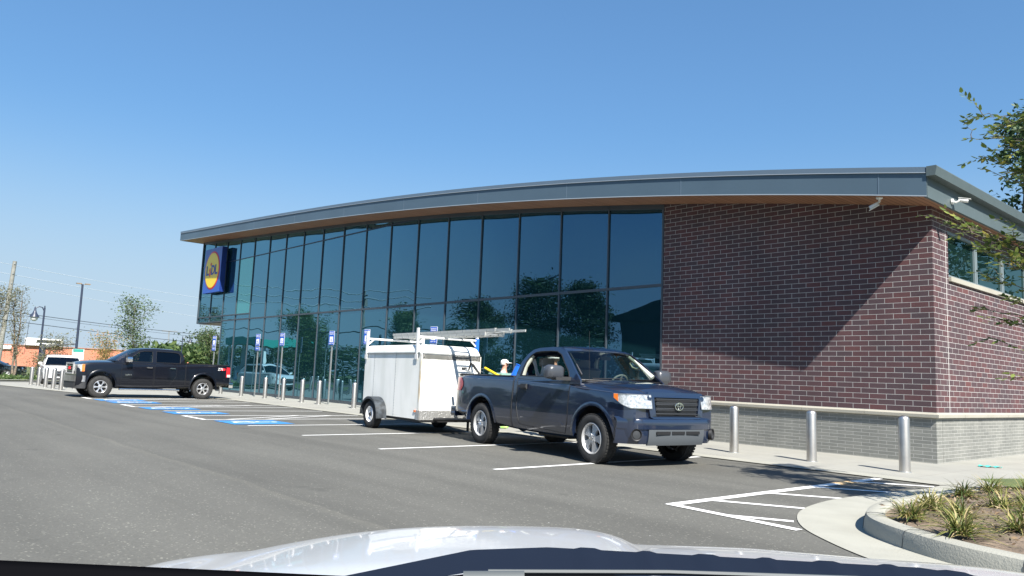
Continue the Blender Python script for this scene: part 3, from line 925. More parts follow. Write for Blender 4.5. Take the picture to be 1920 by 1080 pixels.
hbar(.0, .13, XS[16], XG, YF + .0, 'glass_base_rail', M['mullion'])
# header strip under the soffit, following the arc
b = MB()
for k in range(18):
    xa, xb = XS[k + 1] + .03, XS[k] - .03
    vs = []
    for x in (xa, xb):
        for y, dz in ((YF + .01, -.13), (YF + .01, -.0), (YF + .12, -.0), (YF + .12, -.13)):
            vs.append((x, y, soffit_z(x) + dz))
    b.add(vs, [(0, 4, 5, 1), (3, 2, 6, 7), (0, 3, 7, 4), (1, 5, 6, 2), (0, 1, 2, 3), (4, 7, 6, 5)])
bpart(b, 'glass_header', M['mullion'])
# left end, back and cantilever underside
b = MB()
b.add([(XS[18], YF + .1, 3.64), (XS[16], YF + .1, 3.64), (XS[16], 40, 3.64), (XS[18], 40, 3.64)], [(0, 3, 2, 1)])
bpart(b, 'overhang_underside', M['limestone'])
b = MB(); zl = soffit_z(XS[18])
b.box((XS[18], YF + .11, 3.65), (XS[18] + .1, 40, zl)); b.box((XS[16], YF + .11, 0), (XS[16] + .1, 40, 3.63))
bpart(b, 'left_end_wall', M['store_glass'])
b = MB(); b.box((XS[16] + .12, YB - .3, 0), (XR - .35, YB, 5.0)); bpart(b, 'rear_wall', M['grey_brick'])
# roof slab along the arc
XE0, XE1, YE = -45.2, -5.12, 14.18
NS = 40
def arc(i): return lerp(XE0, XE1, i / NS)
def strip(y0, y1, dz0, dz1, name, material, x0=XE0, x1=XE1, closed=True):
    b = MB(); vs = []
    for i in range(NS + 1):
        x = lerp(x0, x1, i / NS); z = soffit_z(x)
        vs += [(x, y0, z + dz0), (x, y1, z + dz0), (x, y1, z + dz1), (x, y0, z + dz1)]
    fs = []
    for i in range(NS):
        a = 4 * i
        fs += [(a, a + 4, a + 5, a + 1)[::-1], (a + 1, a + 5, a + 6, a + 2)[::-1], (a + 2, a + 6, a + 7, a + 3)[::-1], (a + 3, a + 7, a + 4, a)[::-1]]
    fs += [(0, 1, 2, 3)[::-1], (4 * NS, 4 * NS + 1, 4 * NS + 2, 4 * NS + 3)]
    b.add(vs, fs)
    return bpart(b, name, material)
strip(YE + .06, YB + .5, .0, .04, 'soffit', M['soffit'], XE0 + .05, XE1 - .05)
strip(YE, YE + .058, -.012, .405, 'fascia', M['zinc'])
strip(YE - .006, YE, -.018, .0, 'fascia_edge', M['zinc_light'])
strip(YE - .022, YE + .4, .407, .515, 'roof_cap', M['zinc_cap_lit'])
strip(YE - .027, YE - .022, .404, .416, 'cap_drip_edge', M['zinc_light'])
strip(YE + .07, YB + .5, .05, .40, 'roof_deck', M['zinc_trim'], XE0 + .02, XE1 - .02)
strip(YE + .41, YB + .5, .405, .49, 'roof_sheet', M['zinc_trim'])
# fascia panel joints
for x in [-5.95, -10.4, -14.1, -17.9, -22.0, -26.2, -30.5, -34.8, -39.2]:
    b = MB(); z = soffit_z(x); b.box((x - .008, YE - .005, z - .002), (x + .008, YE - .001, z + .40)); bpart(b, 'fascia_joint', M['zinc_cap_lit'])
# right eave: side fascia and box gutter
zt = soffit_z(XE1)
b = MB(); b.box((XE1 - .04, YE + .01, zt - .03), (XE1 + .012, YB + .4, zt + .41)); bpart(b, 'side_fascia', M['green_zinc'])
b = MB()
gy0 = YE - .03
gprof = [(XE1 + .012, zt + .345), (XE1 + .16, zt + .345), (XE1 + .19, zt + .50), (XE1 + .178, zt + .52), (XE1 + .012, zt + .52)]
b.add([(p[0], gy0, p[1]) for p in gprof] + [(p[0], YB + .4, p[1]) for p in gprof], [(0, 1, 2, 3, 4), (9, 8, 7, 6, 5)] + [(i, 5 + i, 5 + (i + 1) % 5, (i + 1) % 5) for i in range(5)])
bpart(b, 'gutter_box', M['green_zinc'])
b = MB(); b.box((XE1 - .30, YE - .052, zt + .34), (XE1 + .01, YE + .2, zt + .47)); 
# left end closing fascia
b2 = MB(); zl = soffit_z(XE0); b2.box((XE0 - .02, YE, zl - .012), (XE0 + .02, YB, zl + .51)); bpart(b2, 'end_fascia', M['zinc'])

# ---- shop sign
sg = thing('shop_sign', 'square blue shop sign with yellow disc lettered LiDL on the far glass corner', 'sign', (-41.8, 14.93, 6.48))
def spart(mb, name, material, smooth=None):
    o = mb.build(name, material, sg, smooth); return o
S2 = 1.22
Mx = Matrix.Identity(4)
b = MB(); b.box((-S2, .005, -S2), (S2, .26, S2)); spart(b, 'cabinet', M['sign_side'])
b = MB(); b.box((-S2, -.004, -S2), (S2, .003, S2)); spart(b, 'face', M['sign_blue'])
b = MB(); b.box((-.9, .26, -.9), (.9, .345, .9)); spart(b, 'mounting_frame', M['sign_side'])
RX = Matrix.Rotation(radians(90), 4, 'X')
b = MB(); b.lathe([(0.0001, .022), (1.02, .022), (1.05, .012), (1.05, .0)], 48, RX @ Matrix.Translation((0, 0, 0))); spart(b, 'red_ring', M['sign_red'], 30)
b = MB(); b.lathe([(0.0001, .030), (0.955, .030), (0.965, .0225)], 48, RX); spart(b, 'yellow_disc', M['sign_yellow'], 30)
def letter(ch, x, z, size, mt, rot=0, sx=1.0):
    text_mesh(ch, size, .006, mt, 'letter', sg, Matrix.Translation((x, -.036, z)) @ Matrix.Rotation(rot, 4, 'Y') @ RX @ Matrix.Diagonal((sx, 1, 1, 1)), offset=.022)
letter('L', -.62, -.02, .72, M['sign_text_blue'], 0, 1.15)
letter('D', .17, -.02, .72, M['sign_text_blue'], 0, 1.0)
letter('L', .63, -.02, .72, M['sign_text_blue'], 0, 1.15)
b = MB()
b.prism([(-.20, .02), (-.10, .14), (.02, .06), (-.02, -.02), (.08, -.14), (-.04, -.38), (-.18, -.24), (-.12, -.12)][::-1], [], .0, .01, Matrix.Translation((-.18, -.034, .02)) @ RX); 
b.lathe([(0.0001, .01), (.085, .01), (.085, 0)], 14, Matrix.Translation((-.16, -.034, .34)) @ RX)
spart(b, 'letter_i', M['sign_red'])

# ---- security cameras
def sec_cam(name, label, loc, rz, wall):
    t = thing(name, label, 'security camera', loc, rz, 'white security cameras under the eave', s=.82)
    b = MB()
    if wall:   # base plate on a vertical face, arm out
        b.lathe([(0.0001, .05), (.06, .05), (.065, .0)], 16, Matrix.Rotation(radians(90), 4, 'Y'))
        b.build('mount', M['white_plastic'], t, 30)
        a = MB(); a.tube([(.04, 0, 0), (.10, 0, -.03), (.15, 0, .0), (.17, 0, .02)], .022, 8); a.build('bracket', M['white_plastic'], t, 40)
        Bm = Matrix.Translation((.24, .03, .01)) @ Matrix.Rotation(radians(12), 4, 'Y')
    else:
        b.lathe([(.075, .0), (.075, -.03), (.05, -.05), (0.0001, -.05)], 16); b.build('mount', M['white_plastic'], t, 30)
        a = MB(); a.tube([(0, 0, -.04), (0, 0, -.10), (-.03, 0, -.13)], .025, 8); a.build('bracket', M['white_plastic'], t, 40)
        Bm = Matrix.Translation((-.12, 0, -.19)) @ Matrix.Rotation(radians(150), 4, 'Y')
    c = MB(); c.lathe([(0.0001, -.10), (.035, -.10), (.043, -.08), (.045, .09), (.040, .10), (.03, .095), (.0001, .09)], 16, Bm @ Matrix.Rotation(radians(90), 4, 'Y')); 
    body = c.build('camera_body', M['white_plastic'], t, 35)
    h = MB(); h.box((-.11, -.05, .043), (.14, .05, .052), Bm); h.build('sun_hood', M['white_plastic'], body)
    l = MB(); l.lathe([(0.0001, .096), (.03, .096)], 12, Bm @ Matrix.Rotation(radians(90), 4, 'Y')); l.build('lens', M['black'], body)
    return t
sec_cam('security_camera', 'white security camera hanging from the wooden soffit over the front brick wall', (-6.05, 14.45, soffit_z(-6.05)), radians(25), False)
sec_cam('security_camera', 'white security camera sticking out from the grey side fascia near the roof corner', (XE1 + .012, 15.33, soffit_z(XE1) + .10), radians(15), True)
#<<V
# ------------------------------------------------------------------ vehicles
def wheel(parent, x, y, r, w, rim_r, side, style, rim_mat, name='wheel'):
    """side=-1: outer face towards -y. the rim is the wheel mesh, tyre and hub are its children"""
    # local: axis along z (outer = +z), rotate so +z -> side*y
    R = Matrix.Translation((x, y, r)) @ Matrix.Rotation(radians(90 if side < 0 else -90), 4, 'X')
    b = MB()
    h = w / 2
    b.lathe([(rim_r, h - .012), (rim_r - .012, h - .002), (rim_r - .026, h - .02), (rim_r - .035, h - .07), (rim_r - .05, h - .14), (rim_r - .05, -h + .02)], 40, R)
    if style == 'five':          # wide five-spoke cast wheel
        n, dish = 5, h - .035
        for k in range(n):
            a0 = 2 * pi * k / n
            def P(rad, ang, z): return (rad * cos(a0 + ang), rad * sin(a0 + ang), z)
            ro = rim_r - .022
            top = [P(.055, -.62, dish), P(ro * .62, -.36, dish + .004), P(ro, -.42, dish - .012), P(ro, .42, dish - .012), P(ro * .62, .36, dish + .004), P(.055, .62, dish)]
            bot = [(p[0], p[1], p[2] - .045) for p in top]
            b.add(top + bot, [(0, 1, 2, 3, 4, 5), (11, 10, 9, 8, 7, 6)] + [(i, i + 6, (i + 1) % 6 + 6, (i + 1) % 6) for i in range(6)], R)
            c = P(ro * .45, 0, 0)
        b.lathe([(0.0001, dish + .012), (.05, dish + .012), (.085, dish + .002), (.085, dish - .05)], 20, R)
    elif style == 'six':
        n, dish = 6, h - .03
        for k in range(n):
            a0 = 2 * pi * k / n
            def P(rad, ang, z): return (rad * cos(a0 + ang), rad * sin(a0 + ang), z)
            ro = rim_r - .02
            top = [P(.05, -.5, dish), P(ro * .6, -.13, dish + .008), P(ro, -.2, dish - .008), P(ro, .2, dish - .008), P(ro * .6, .13, dish + .008), P(.05, .5, dish)]
            bot = [(p[0], p[1], p[2] - .045) for p in top]
            b.add(top + bot, [(0, 1, 2, 3, 4, 5), (11, 10, 9, 8, 7, 6)] + [(i, i + 6, (i + 1) % 6 + 6, (i + 1) % 6) for i in range(6)], R)
        b.lathe([(0.0001, dish + .012), (.045, dish + .012), (.075, dish), (.075, dish - .05)], 20, R)
    else:                        # plain pressed steel disc with eight round holes
        b.lathe([(0.0001, h - .045), (.05, h - .045), (.06, h - .03), (.075, h - .03), (.085, h - .05), (rim_r - .03, h - .075)], 32, R)
    o = b.build(name, rim_mat, parent, 35)
    b = MB()
    rr = [(rim_r, -h + .01), (rim_r + .02, -h), (r - .05, -h - .004), (r - .018, -h + .01), (r, -h + .035), (r, h - .035), (r - .018, h - .01), (r - .05, h + .004), (rim_r + .02, h), (rim_r, h - .008)]
    b.lathe(rr, 48, R)
    # tread blocks
    nb = 44
    for k in range(nb):
        a = 2 * pi * k / nb
        for zz in (-.32, .0, .32):
            M2 = R @ Matrix.Rotation(a + (.07 if zz == 0 else 0), 4, 'Z')
            b.cbox((r + .001, 0, zz * w), (.010, .034, w * .24), M2)
    b.build('tyre', M['rubber'], o, 35)
    b = MB()
    if style == 'steel':
        for k in range(8):
            a = 2 * pi * k / 8
            b.lathe([(0.0001, h - .057), (.016, h - .057), (.016, h - .08)], 8, R @ Matrix.Translation((.095 * cos(a), .095 * sin(a), 0)))
        b.lathe([(0.0001, h - .01), (.035, h - .01), (.04, h - .045)], 14, R)
        b.build('hub', M['black'], o, 30)
    else:
        for k in range(5 if style == 'five' else 6):
            a = 2 * pi * (k + .5) / (5 if style == 'five' else 6)
            b.lathe([(0.0001, h - .012), (.009, h - .012), (.011, h - .03)], 8, R @ Matrix.Translation((.06 * cos(a), .06 * sin(a), 0)))
        b.lathe([(0.0001, h - .008), (.03, h - .008), (.036, h - .028)], 16, R)
        b.build('hub', M['chrome'], o, 30)
        d = MB(); d.lathe([(0.0001, h - .135), (rim_r - .055, h - .135)], 24, R); d.build('brake_disc', M['black'], o)
    return o

class Body:
    """pick-up lower body: side and top described by curves along x"""
    def __init__(s, W, shoulder, top, bottom, half):
        s.W, s.sh, s.tp, s.bt, s.hf = W, shoulder, top, bottom, half
    def hw(s, x): return smooth_interp(x, *s.hf)
    def zs(s, x): return smooth_interp(x, *s.sh)
    def zt(s, x): return smooth_interp(x, *s.tp)
    def zb(s, x): return smooth_interp(x, *s.bt)
    def side_y(s, x, z):
        w = s.hw(x); zs = s.zs(x); zb = s.zb(x)
        prof_z = [zb, zb + .04, .50, .62, .80, .93, zs - .10, zs - .03, zs]
        prof_d = [.11, .035, .010, .0, .004, .012, .03, .05, .075]
        return w - interp(z, prof_z, prof_d)
    def section(s, x):
        w = s.hw(x); zs = s.zs(x); zb = s.zb(x); zt = s.zt(x)
        zz = [zb, zb + .04, .50, .56, .62, .71, .80, .87, .93, zs - .10, zs - .06, zs - .03, zs]
        pts = [(0, zb), (w * .5, zb)] + [(s.side_y(x, z), z) for z in zz]
        ye = w - .075
        for f in (.96, .88, .74, .55, .3, 0.0):
            t = 1 - f
            pts.append((ye * f, zs + (zt - zs) * (1 - f ** 2.2)))
        return pts
    def loft(s, xs):
        b = MB(); vs = []; rows = []
        for x in xs:
            p = s.section(x)
            full = [(x, -y, z) for y, z in p] + [(x, y, z) for y, z in reversed(p[1:-1])]
            rows.append(full)
        k = len(rows[0])
        b.v = [q for r in rows for q in r]
        for i in range(len(rows) - 1):
            for j in range(k):
                b.f.append((i * k + j, (i + 1) * k + j, (i + 1) * k + (j + 1) % k, i * k + (j + 1) % k))
        b.f.append(tuple(range(k))); b.f.append(tuple(reversed(range((len(rows) - 1) * k, len(rows) * k))))
        return b
    def patch(s, outline, sd, off, thick=.012):
        """panel that hugs the side surface inside a convex-ish outline of (x, z), sd=-1 right"""
        b = MB()
        zs_ = sorted(set(p[1] for p in outline)); z0, z1 = min(zs_), max(zs_)
        nv = 14; nu = 10
        rows = []
        for j in range(nv + 1):
            z = lerp(z0, z1, j / nv)
            xsn = []
            n = len(outline)
            for i in range(n):
                a, c = outline[i], outline[(i + 1) % n]
                if (a[1] - z) * (c[1] - z) <= 0 and a[1] != c[1]:
                    xsn.append(lerp(a[0], c[0], (z - a[1]) / (c[1] - a[1])))
            xa, xb = min(xsn), max(xsn)
            rows.append([(lerp(xa, xb, i / nu), z) for i in range(nu + 1)])
        vs = []
        for r in rows:
            for x, z in r: vs.append((x, sd * (s.side_y(x, z) + off), z))
        N = len(vs)
        for r in rows:
            for x, z in r: vs.append((x, sd * (s.side_y(x, z) + off - thick), z))
        k = nu + 1
        fs = []
        for j in range(nv):
            for i in range(nu):
                a = j * k + i
                q = (a, a + 1, a + k + 1, a + k)
                if sd > 0: q = q[::-1]
                fs.append(q); fs.append(tuple(t + N for t in q[::-1]))
        loop = [i for i in range(k)] + [j * k + k - 1 for j in range(1, nv + 1)] + [nv * k + i for i in range(k - 2, -1, -1)] + [j * k for j in range(nv - 1, 0, -1)]
        for i in range(len(loop)):
            a, c = loop[i], loop[(i + 1) % len(loop)]
            q = (c, a, a + N, c + N)
            if sd > 0: q = q[::-1]
            fs.append(q)
        b.add(vs, fs)
        return b, [(vs[i][0], vs[i][1], vs[i][2]) for i in loop]

def arch_lip(body, cx, cz, r, sd, w0=.0, w1=.03, a0=3, a1=177, wd=.05):
    b = MB(); n = 30; vs = []
    for k in range(n + 1):
        a = radians(lerp(a0, a1, k / n))
        for rr, off in ((r - .005, w1), (r + wd * .5, w1), (r + wd, w0 + .004), (r - .005, -.06)):
            x, z = cx + rr * cos(a), cz + rr * sin(a)
            zc = min(max(z, body.zb(x) + .05), body.zs(x) - .03)
            vs.append((x, sd * (body.side_y(x, zc) + off), z))
    for k in range(n):
        for j in range(3):
            q = (4 * k + j, 4 * k + j + 1, 4 * k + j + 5, 4 * k + j + 4)
            b.f.append(q if sd < 0 else q[::-1])
        q = (4 * k + 3, 4 * k, 4 * k + 4, 4 * k + 7); b.f.append(q if sd < 0 else q[::-1])
    b.v = vs
    return b

def cab_parts(root, paint, outline, holes, yb, yt, zb, ztop, roof_x, roof_z, ws, glassm, rear, open_sides=(), dark_back=None, visor=False, window_names=True):
    """greenhouse: two pierced side panels, roof, windscreen, windows"""
    def ycab(z): return interp(z, [zb - .2, zb, lerp(zb, ztop, .5), lerp(zb, ztop, .85), ztop], [yb + .01, yb, lerp(yb, yt, .42), lerp(yb, yt, .82), yt])
    for sd in (-1, 1):
        b = MB(); b.prism(outline, holes, 0, .035)
        vs = []
        for x, z, d in b.v:
            y = ycab(z) - (.035 - d)
            vs.append((x, sd * y, z))
        fs = b.f if sd < 0 else [f[::-1] for f in b.f]
        # prism maps (x,z,d) -> need handedness: (x,z,y) swap flips once
        b2 = MB(); b2.add(vs, [f[::-1] for f in fs] if sd > 0 else fs)
        o = b2.build('cab_side', paint, root)
        bm_fix(o)
        for hi, h in enumerate(holes):
            # rubber seal
            t = MB(); t.tube([(x, sd * (ycab(z) + .001), z) for x, z in h] + [(h[0][0], sd * (ycab(h[0][1]) + .001), h[0][1])], .009, 6)
            t.build('window_seal', M['black'], o)
            if (sd, hi) in open_sides: continue
            g = MB(); g.prism(h, [], 0, .006); g.v = [(x, sd * (ycab(z) - .018 - d), z) for x, z, d in g.v]
            gm = glassm[hi] if isinstance(glassm, list) else glassm
            go = g.build('side_window', gm, root); bm_fix(go)
    # roof skin with crown and forward bow at the front edge
    def rf(u, v):
        x = smooth_interp(u, [0, .12, .25, .75, .9, 1], roof_x) if False else interp(u * (len(roof_x) - 1), list(range(len(roof_x))), roof_x)
        z = interp(u * (len(roof_x) - 1), list(range(len(roof_x))), roof_z)
        yy = (v * 2 - 1)
        bow = (1 - yy * yy)
        edge = 1 - abs(yy) ** 6 * .03
        xb = x + (ws['bow_t'] * bow if u > .55 else 0) * max(0, (u - .55) / .45)
        return (xb, yy * (yt + .004), z - .035 * abs(yy) ** 4 + .012 * bow)
    nu = (len(roof_x) - 1) * 3
    b = MB(); b.grid(rf, nu, 14)
    N = len(b.v); b.v += [(x, y * .985, z - .03) for x, y, z in b.v]; b.f += [tuple(i + N for i in f[::-1]) for f in b.f]
    k = nu + 1; loop = list(range(k)) + [j * k + k - 1 for j in range(1, 15)] + [14 * k + i for i in range(k - 2, -1, -1)] + [j * k for j in range(13, 0, -1)]
    b.f += [(loop[(i + 1) % len(loop)], loop[i], loop[i] + N, loop[(i + 1) % len(loop)] + N) for i in range(len(loop))]
    o = b.build('roof', paint, root, 40); bm_fix(o)
    # windscreen
    (bx, bz), (tx, tz) = ws['bottom'], ws['top']
    def wf(u, v):
        yy = u * 2 - 1; bow = 1 - yy * yy
        z = lerp(bz, tz, v); x = lerp(bx, tx, v) + lerp(ws['bow_b'], ws['bow_t'], v) * bow
        return (x, yy * (ycab(z) - .03), z + .03 * v * bow * 0.6)
    b = MB(); b.grid(wf, 14, 8); g = b.build('windscreen', ws.get('glass', M['car_glass']), root, 60)
    # black border at the windscreen foot + wipers
    b = MB(); b.tube([wf(u / 14, 0) for u in range(15)], .014, 6); b.build('windscreen_seal', M['black'], g)
    b = MB()
    for a, c in (((.12, .02), (.46, .05)), ((.5, .02), (.84, .05))):
        p = Vector(wf(*a)) + Vector((.03, 0, .02)); q = Vector(wf(*c)) + Vector((.02, 0, .02))
        b.tube([p, q], .007, 5)
    b.build('wiper', M['black'], root)
    return ycab

def bm_fix(o):
    import bmesh
    bm = bmesh.new(); bm.from_mesh(o.data); bmesh.ops.recalc_face_normals(bm, faces=bm.faces[:]); bm.to_mesh(o.data); bm.free()
    return o

def frange(a, b, n): return [lerp(a, b, i / n) for i in range(n + 1)]

# ---- dark blue regular-cab pick-up
def blue_truck():
    t = thing('pickup_truck', 'dark blue single-cab pickup truck with open side window towing the white trailer', 'pickup truck', (-8.02, 9.87, 0), radians(-8.5))
    paint = M['navy_paint']
    B = Body(.97,
        ([-4.42, -3.4, -2.3, -.5, .2, .55, .80, .93], [1.30, 1.30, 1.29, 1.225, 1.165, 1.12, 1.08, 1.03]),
        ([-4.42, -2.3, -.5, -.2, .2, .6, .85, .93], [1.30, 1.30, 1.295, 1.295, 1.27, 1.225, 1.17, 1.10]),
        ([-4.42, -3.9, -2.9, -2.3, -.6, .45, .7, .93], [.50, .48, .40, .36, .34, .38, .36, .36]),
        ([-4.42, -4.25, -3.3, -1.5, 0.0, .40, .62, .78, .90, .95], [.93, .955, .965, .965, .965, .955, .93, .89, .83, .78]))
    xs = frange(-4.42, -3.9, 4)[:-1] + frange(-3.9, .3, 40)[:-1] + frange(.3, .93, 12)
    body = B.loft(xs).build('body', paint, t); bm_fix(body)
    def cyl(cx, cz, r, y0, y1, n=40):
        c = MB(); c.lathe([(0.0001, y0), (r, y0), (r, y1), (0.0001, y1)], n, Matrix.Translation((cx, 0, cz)) @ Matrix.Rotation(radians(-90), 4, 'X')); return c
    RF, RR = .495, .50
    WB = -3.38
    cutters = []
    for cx, r in ((.0, RF), (WB, RR)):
        for sgn in (-1, 1):
            c = MB(); y0, y1 = (-1.2, -.55) if sgn < 0 else (.55, 1.2)
            n = 40; a = [(cx + r * cos(2 * pi * k / n), (r * .97 if 1 else r) * sin(2 * pi * k / n) + .40) for k in range(n)]
            c.add([(x, y0, z) for x, z in a] + [(x, y1, z) for x, z in a], [(i, (i + 1) % n, n + (i + 1) % n, n + i) for i in range(n)] + [tuple(reversed(range(n))), tuple(range(n, 2 * n))])
            cutters.append(c)
    c = MB(); c.box((-4.36, -.80, .80), (-2.40, .80, 1.6)); cutters.append(c)       # bed
    c = MB(); c.box((-2.18, -.85, .62), (-.62, .85, 1.6)); cutters.append(c)       # cab well
    c = MB(); c.box((.86, -.47, .70), (1.2, .47, 1.085)); cutters.append(c)         # grille recess
    for cc in cutters: pass
    cut(body, cutters, 28)
    # doors
    for sd in (-1, 1):
        dp, loop = B.patch([(-2.13, .78), (-2.02, .42), (-.70, .40), (-.62, .60), (-.62, 1.2), (-2.17, 1.26)], sd, .004)
        d = dp.build('door', paint, t, 30); bm_fix(d)
        s = MB(); s.tube([(x, y + sd * -.001, z) for x, y, z in loop + loop[:1]], .006, 5); s.build('door_gap', M['black'], d)
        s = MB(); s.cbox((-1.90, sd * 1.005, 1.125), (.24, .03, .045)); s.cbox((-1.90, sd * .975, 1.125), (.17, .035, .09)); s.build('door_handle', M['dark_plastic'], d)
        # raised rocker crease highlight panel
        cp, _ = B.patch([(-2.0, .60), (-.80, .58), (-.72, .53), (-.85, .50), (-2.0, .52)], sd, .010, .008); cpo = cp.build('door_crease', paint, d, 60); bm_fix(cpo)
        cr = MB(); cr.tube([(x, sd * (B.side_y(x, interp(x, [-4.2, -2.4, -.6, .42], [1.235, 1.215, 1.165, 1.105])) + .001), interp(x, [-4.2, -2.4, -.6, .42], [1.235, 1.215, 1.165, 1.105])) for x in frange(-4.1, .42, 30)], .0055, 5); cr.build('shoulder_highlight', M['crease_lit'], t, 60)  # beltline highlight drawn as a thin tube of lighter colour
        # gap between bed and cab
        s = MB(); s.tube([(-2.29, sd * (B.side_y(-2.29, z) + .002), z) for z in frange(.40, 1.28, 16)], .011, 5); s.build('cab_gap', M['black'], t)
        l = arch_lip(B, .0, .40, RF, sd, 0, .010); bm_fix(l.build('wheel_arch', paint, t, 40))
        l = arch_lip(B, WB, .40, RR, sd, 0, .010); bm_fix(l.build('wheel_arch', paint, t, 40))
        # dark inner liners
        for cx, r in ((0, RF), (WB, RR)):
            l = MB(); n = 20; vs = []
            for k in range(n + 1):
                a = radians(lerp(2, 178, k / n)); vs += [(cx + (r - .004) * cos(a), sd * .90, .40 + (r - .004) * .97 * sin(a)), (cx + (r - .004) * cos(a), sd * .5, .40 + (r - .004) * .97 * sin(a))]
            l.add(vs, [(2 * k, 2 * k + 1, 2 * k + 3, 2 * k + 2) for k in range(n)]); l.build('wheel_well', M['black'], t)
        # tail lamp, head lamp
        tl = MB()
        def tf(u, v, sd=sd):
            z = lerp(.98, 1.24, v); x0 = -4.45; x1 = -4.28 + .16 * sin(pi * (.15 + .75 * v))
            x = lerp(x0, x1, u); return (x, sd * (B.side_y(max(x, -4.41), z) + .012 - (.06 if u < .12 else 0)), z)
        tl.grid(tf, 8, 6); o = tl.build('tail_light', M['lens_red'], t, 60); bm_fix(o)
    # headlights: wrap-around lens following the corner
    for sd in (-1, 1):
        pts = []
        def corner(u, z, off=.0):
            # path from side (u=0) round to the front (u=1)
            cx = [.50, .66, .78, .87, .925, .955]; cy = [.955, .925, .875, .80, .68, .50]
            k = u * 5; return Vector((interp(k, range(6), cx) + off, sd * interp(k, range(6), cy), z))
        def hf(u, v):
            ztop = lerp(1.09, 1.085, u); zbot = interp(u, [0, .25, .5, 1], [1.03, .93, .885, .885])
            z = lerp(zbot, ztop, v); p = corner(u, z, .034)
            p.y += sd * .022; p.x -= .05 * (v - .5) * u; return p
        h = MB(); h.grid(hf, 14, 6); o = h.build('headlight', M['lens_clear'], t, 60); bm_fix(o)
        def af(u, v):
            p = hf(u * .13, v); p.x += .006; p.y += sd * .006; return p
        h = MB(); h.grid(af, 3, 4); o2 = h.build('indicator', M['lens_amber'], o, 60); bm_fix(o2)
        h = MB()
        loop = [hf(u / 10, 1) for u in range(11)] + [hf(1, 1 - v / 4) for v in range(1, 5)] + [hf(1 - u / 10, 0) for u in range(1, 11)] + [hf(0, 0), hf(0, 1)]
        h.tube([p + Vector((.0, 0, 0)) for p in loop], .006, 5); h.build('lamp_surround', M['grey_plastic'], o)
    # front bumper
    def bump(u, z0, z1, off, name, material, u0=0, u1=1, n=24, inset=0):
        b = MB()
        def P(s, z):
            yy = (s * 2 - 1) * .965
            a = abs(yy) / .965
            x = 1.02 - .09 * a ** 2 - .33 * (max(0, a - .74) / .26) ** 1.7
            bulge = interp(z, [.33, .40, .50, .60, .68, .72, .74, .755], [-.05, -.01, .01, .015, .02, .01, -.02, -.07])
            return (x + off + bulge, yy * (1 - 0 * off), z)
        def f(s, v): return P(lerp(u0, u1, s), lerp(z0, z1, v))
        b.grid(f, n, 6)
        k = n + 1
        N = len(b.v); b.v += [(x - .05, y * .985, z) for x, y, z in b.v]; b.f += [tuple(i + N for i in q[::-1]) for q in b.f]
        loop = list(range(k)) + [j * k + k - 1 for j in range(1, 7)] + [6 * k + i for i in range(k - 2, -1, -1)] + [j * k for j in range(5, 0, -1)]
        b.f += [(loop[(i + 1) % len(loop)], loop[i], loop[i] + N, loop[(i + 1) % len(loop)] + N) for i in range(len(loop))]
        o = b.build(name, material, t, 40); bm_fix(o); return o
    bp = bump(0, .58, .755, .01, 'front_bumper', paint)
    bl = bump(0, .36, .585, -.015, 'lower_bumper', M['black_paint'] if False else paint)
    bump(0, .34, .575, .012, 'skid_plate', M['skid_grey'], .20, .80)
    v = MB()
    for y0, y1 in ((-.45, -.17), (-.13, .13), (.17, .45)): v.box((1.04, y0, .505), (1.058, y1, .55))
    v.build('bumper_vent', M['black'], t)
    for sd in (-1, 1):
        f = MB(); Mf = Matrix.Translation((.935, sd * .775, .50)) @ Matrix.Rotation(radians(sd * 32), 4, 'Z') @ Matrix.Rotation(radians(90), 4, 'Y')
        f.lathe([(.0001, .02), (.065, .025), (.078, .05), (.088, .055), (.088, .0)], 22, Mf); o = f.build('fog_lamp_ring', M['black'], t, 40)
        g = MB(); g.lathe([(.0001, .035), (.06, .03)], 18, Mf @ Matrix.Translation((0, 0, .0))); g.build('fog_lamp_lens', M['grille_dark'], o, 40)
    # grille: painted surround, black recess, three mesh bars, badge
    def slab(pts_yz, x0, x1, name, material, par):
        b = MB(); n = len(pts_yz); b.add([(x0, y, z) for y, z in pts_yz] + [(x1, y, z) for y, z in pts_yz], [tuple(range(n)), tuple(reversed(range(n, 2 * n)))] + [(i, (i + 1) % n, n + (i + 1) % n, n + i) for i in range(n)])
        o = b.build(name, material, par); bm_fix(o); return o
    gs = MB()
    outer = [(-.56, 1.13), (.56, 1.13), (.60, 1.05), (.54, .76), (.48, .735), (-.48, .735), (-.54, .76), (-.60, 1.05)]
    inner = [(-.47, 1.055), (.47, 1.055), (.475, 1.03), (.44, .785), (.43, .775), (-.43, .775), (-.44, .785), (-.475, 1.03)]
    gs.prism(outer, [inner], 0, .07)
    gs.v = [(.915 + .0 + d + .05 * (1 - (y / .6) ** 2) - max(0, z - 1.0) * .35, y, z) for y, z, d in gs.v]
    g = gs.build('grille_surround', paint, t, 30); bm_fix(g)
    slab([(-.5, .76), (.5, .76), (.5, 1.07), (-.5, 1.07)], .93, .95, 'grille_backing', M['black'], g)
    for i, z in enumerate((1.0, .92, .84)):
        b = MB(); n = 30
        for k in range(n):
            for r in range(3):
                y = lerp(-.42, .42, (k + .5 * (r % 2)) / n); x = .968 + .05 * (1 - (y / .6) ** 2)
                b.cbox((x, y, z - .017 + .017 * r), (.012, .017, .008))
        for zz in (z - .030, z + .030):
            b.tube([(.975 + .05 * (1 - (y / .6) ** 2), y, zz) for y in frange(-.44, .44, 10)], .008, 5)
        b.build('grille_bar', M['grille_dark'], g)
    b = MB()
    def ring(a, bb, r, ty=0, tz=0, n=28):
        b.tube([(1.055 + .0, ty + a * cos(2 * pi * k / n), .925 + tz + bb * sin(2 * pi * k / n)) for k in range(n + 1)], r, 6)
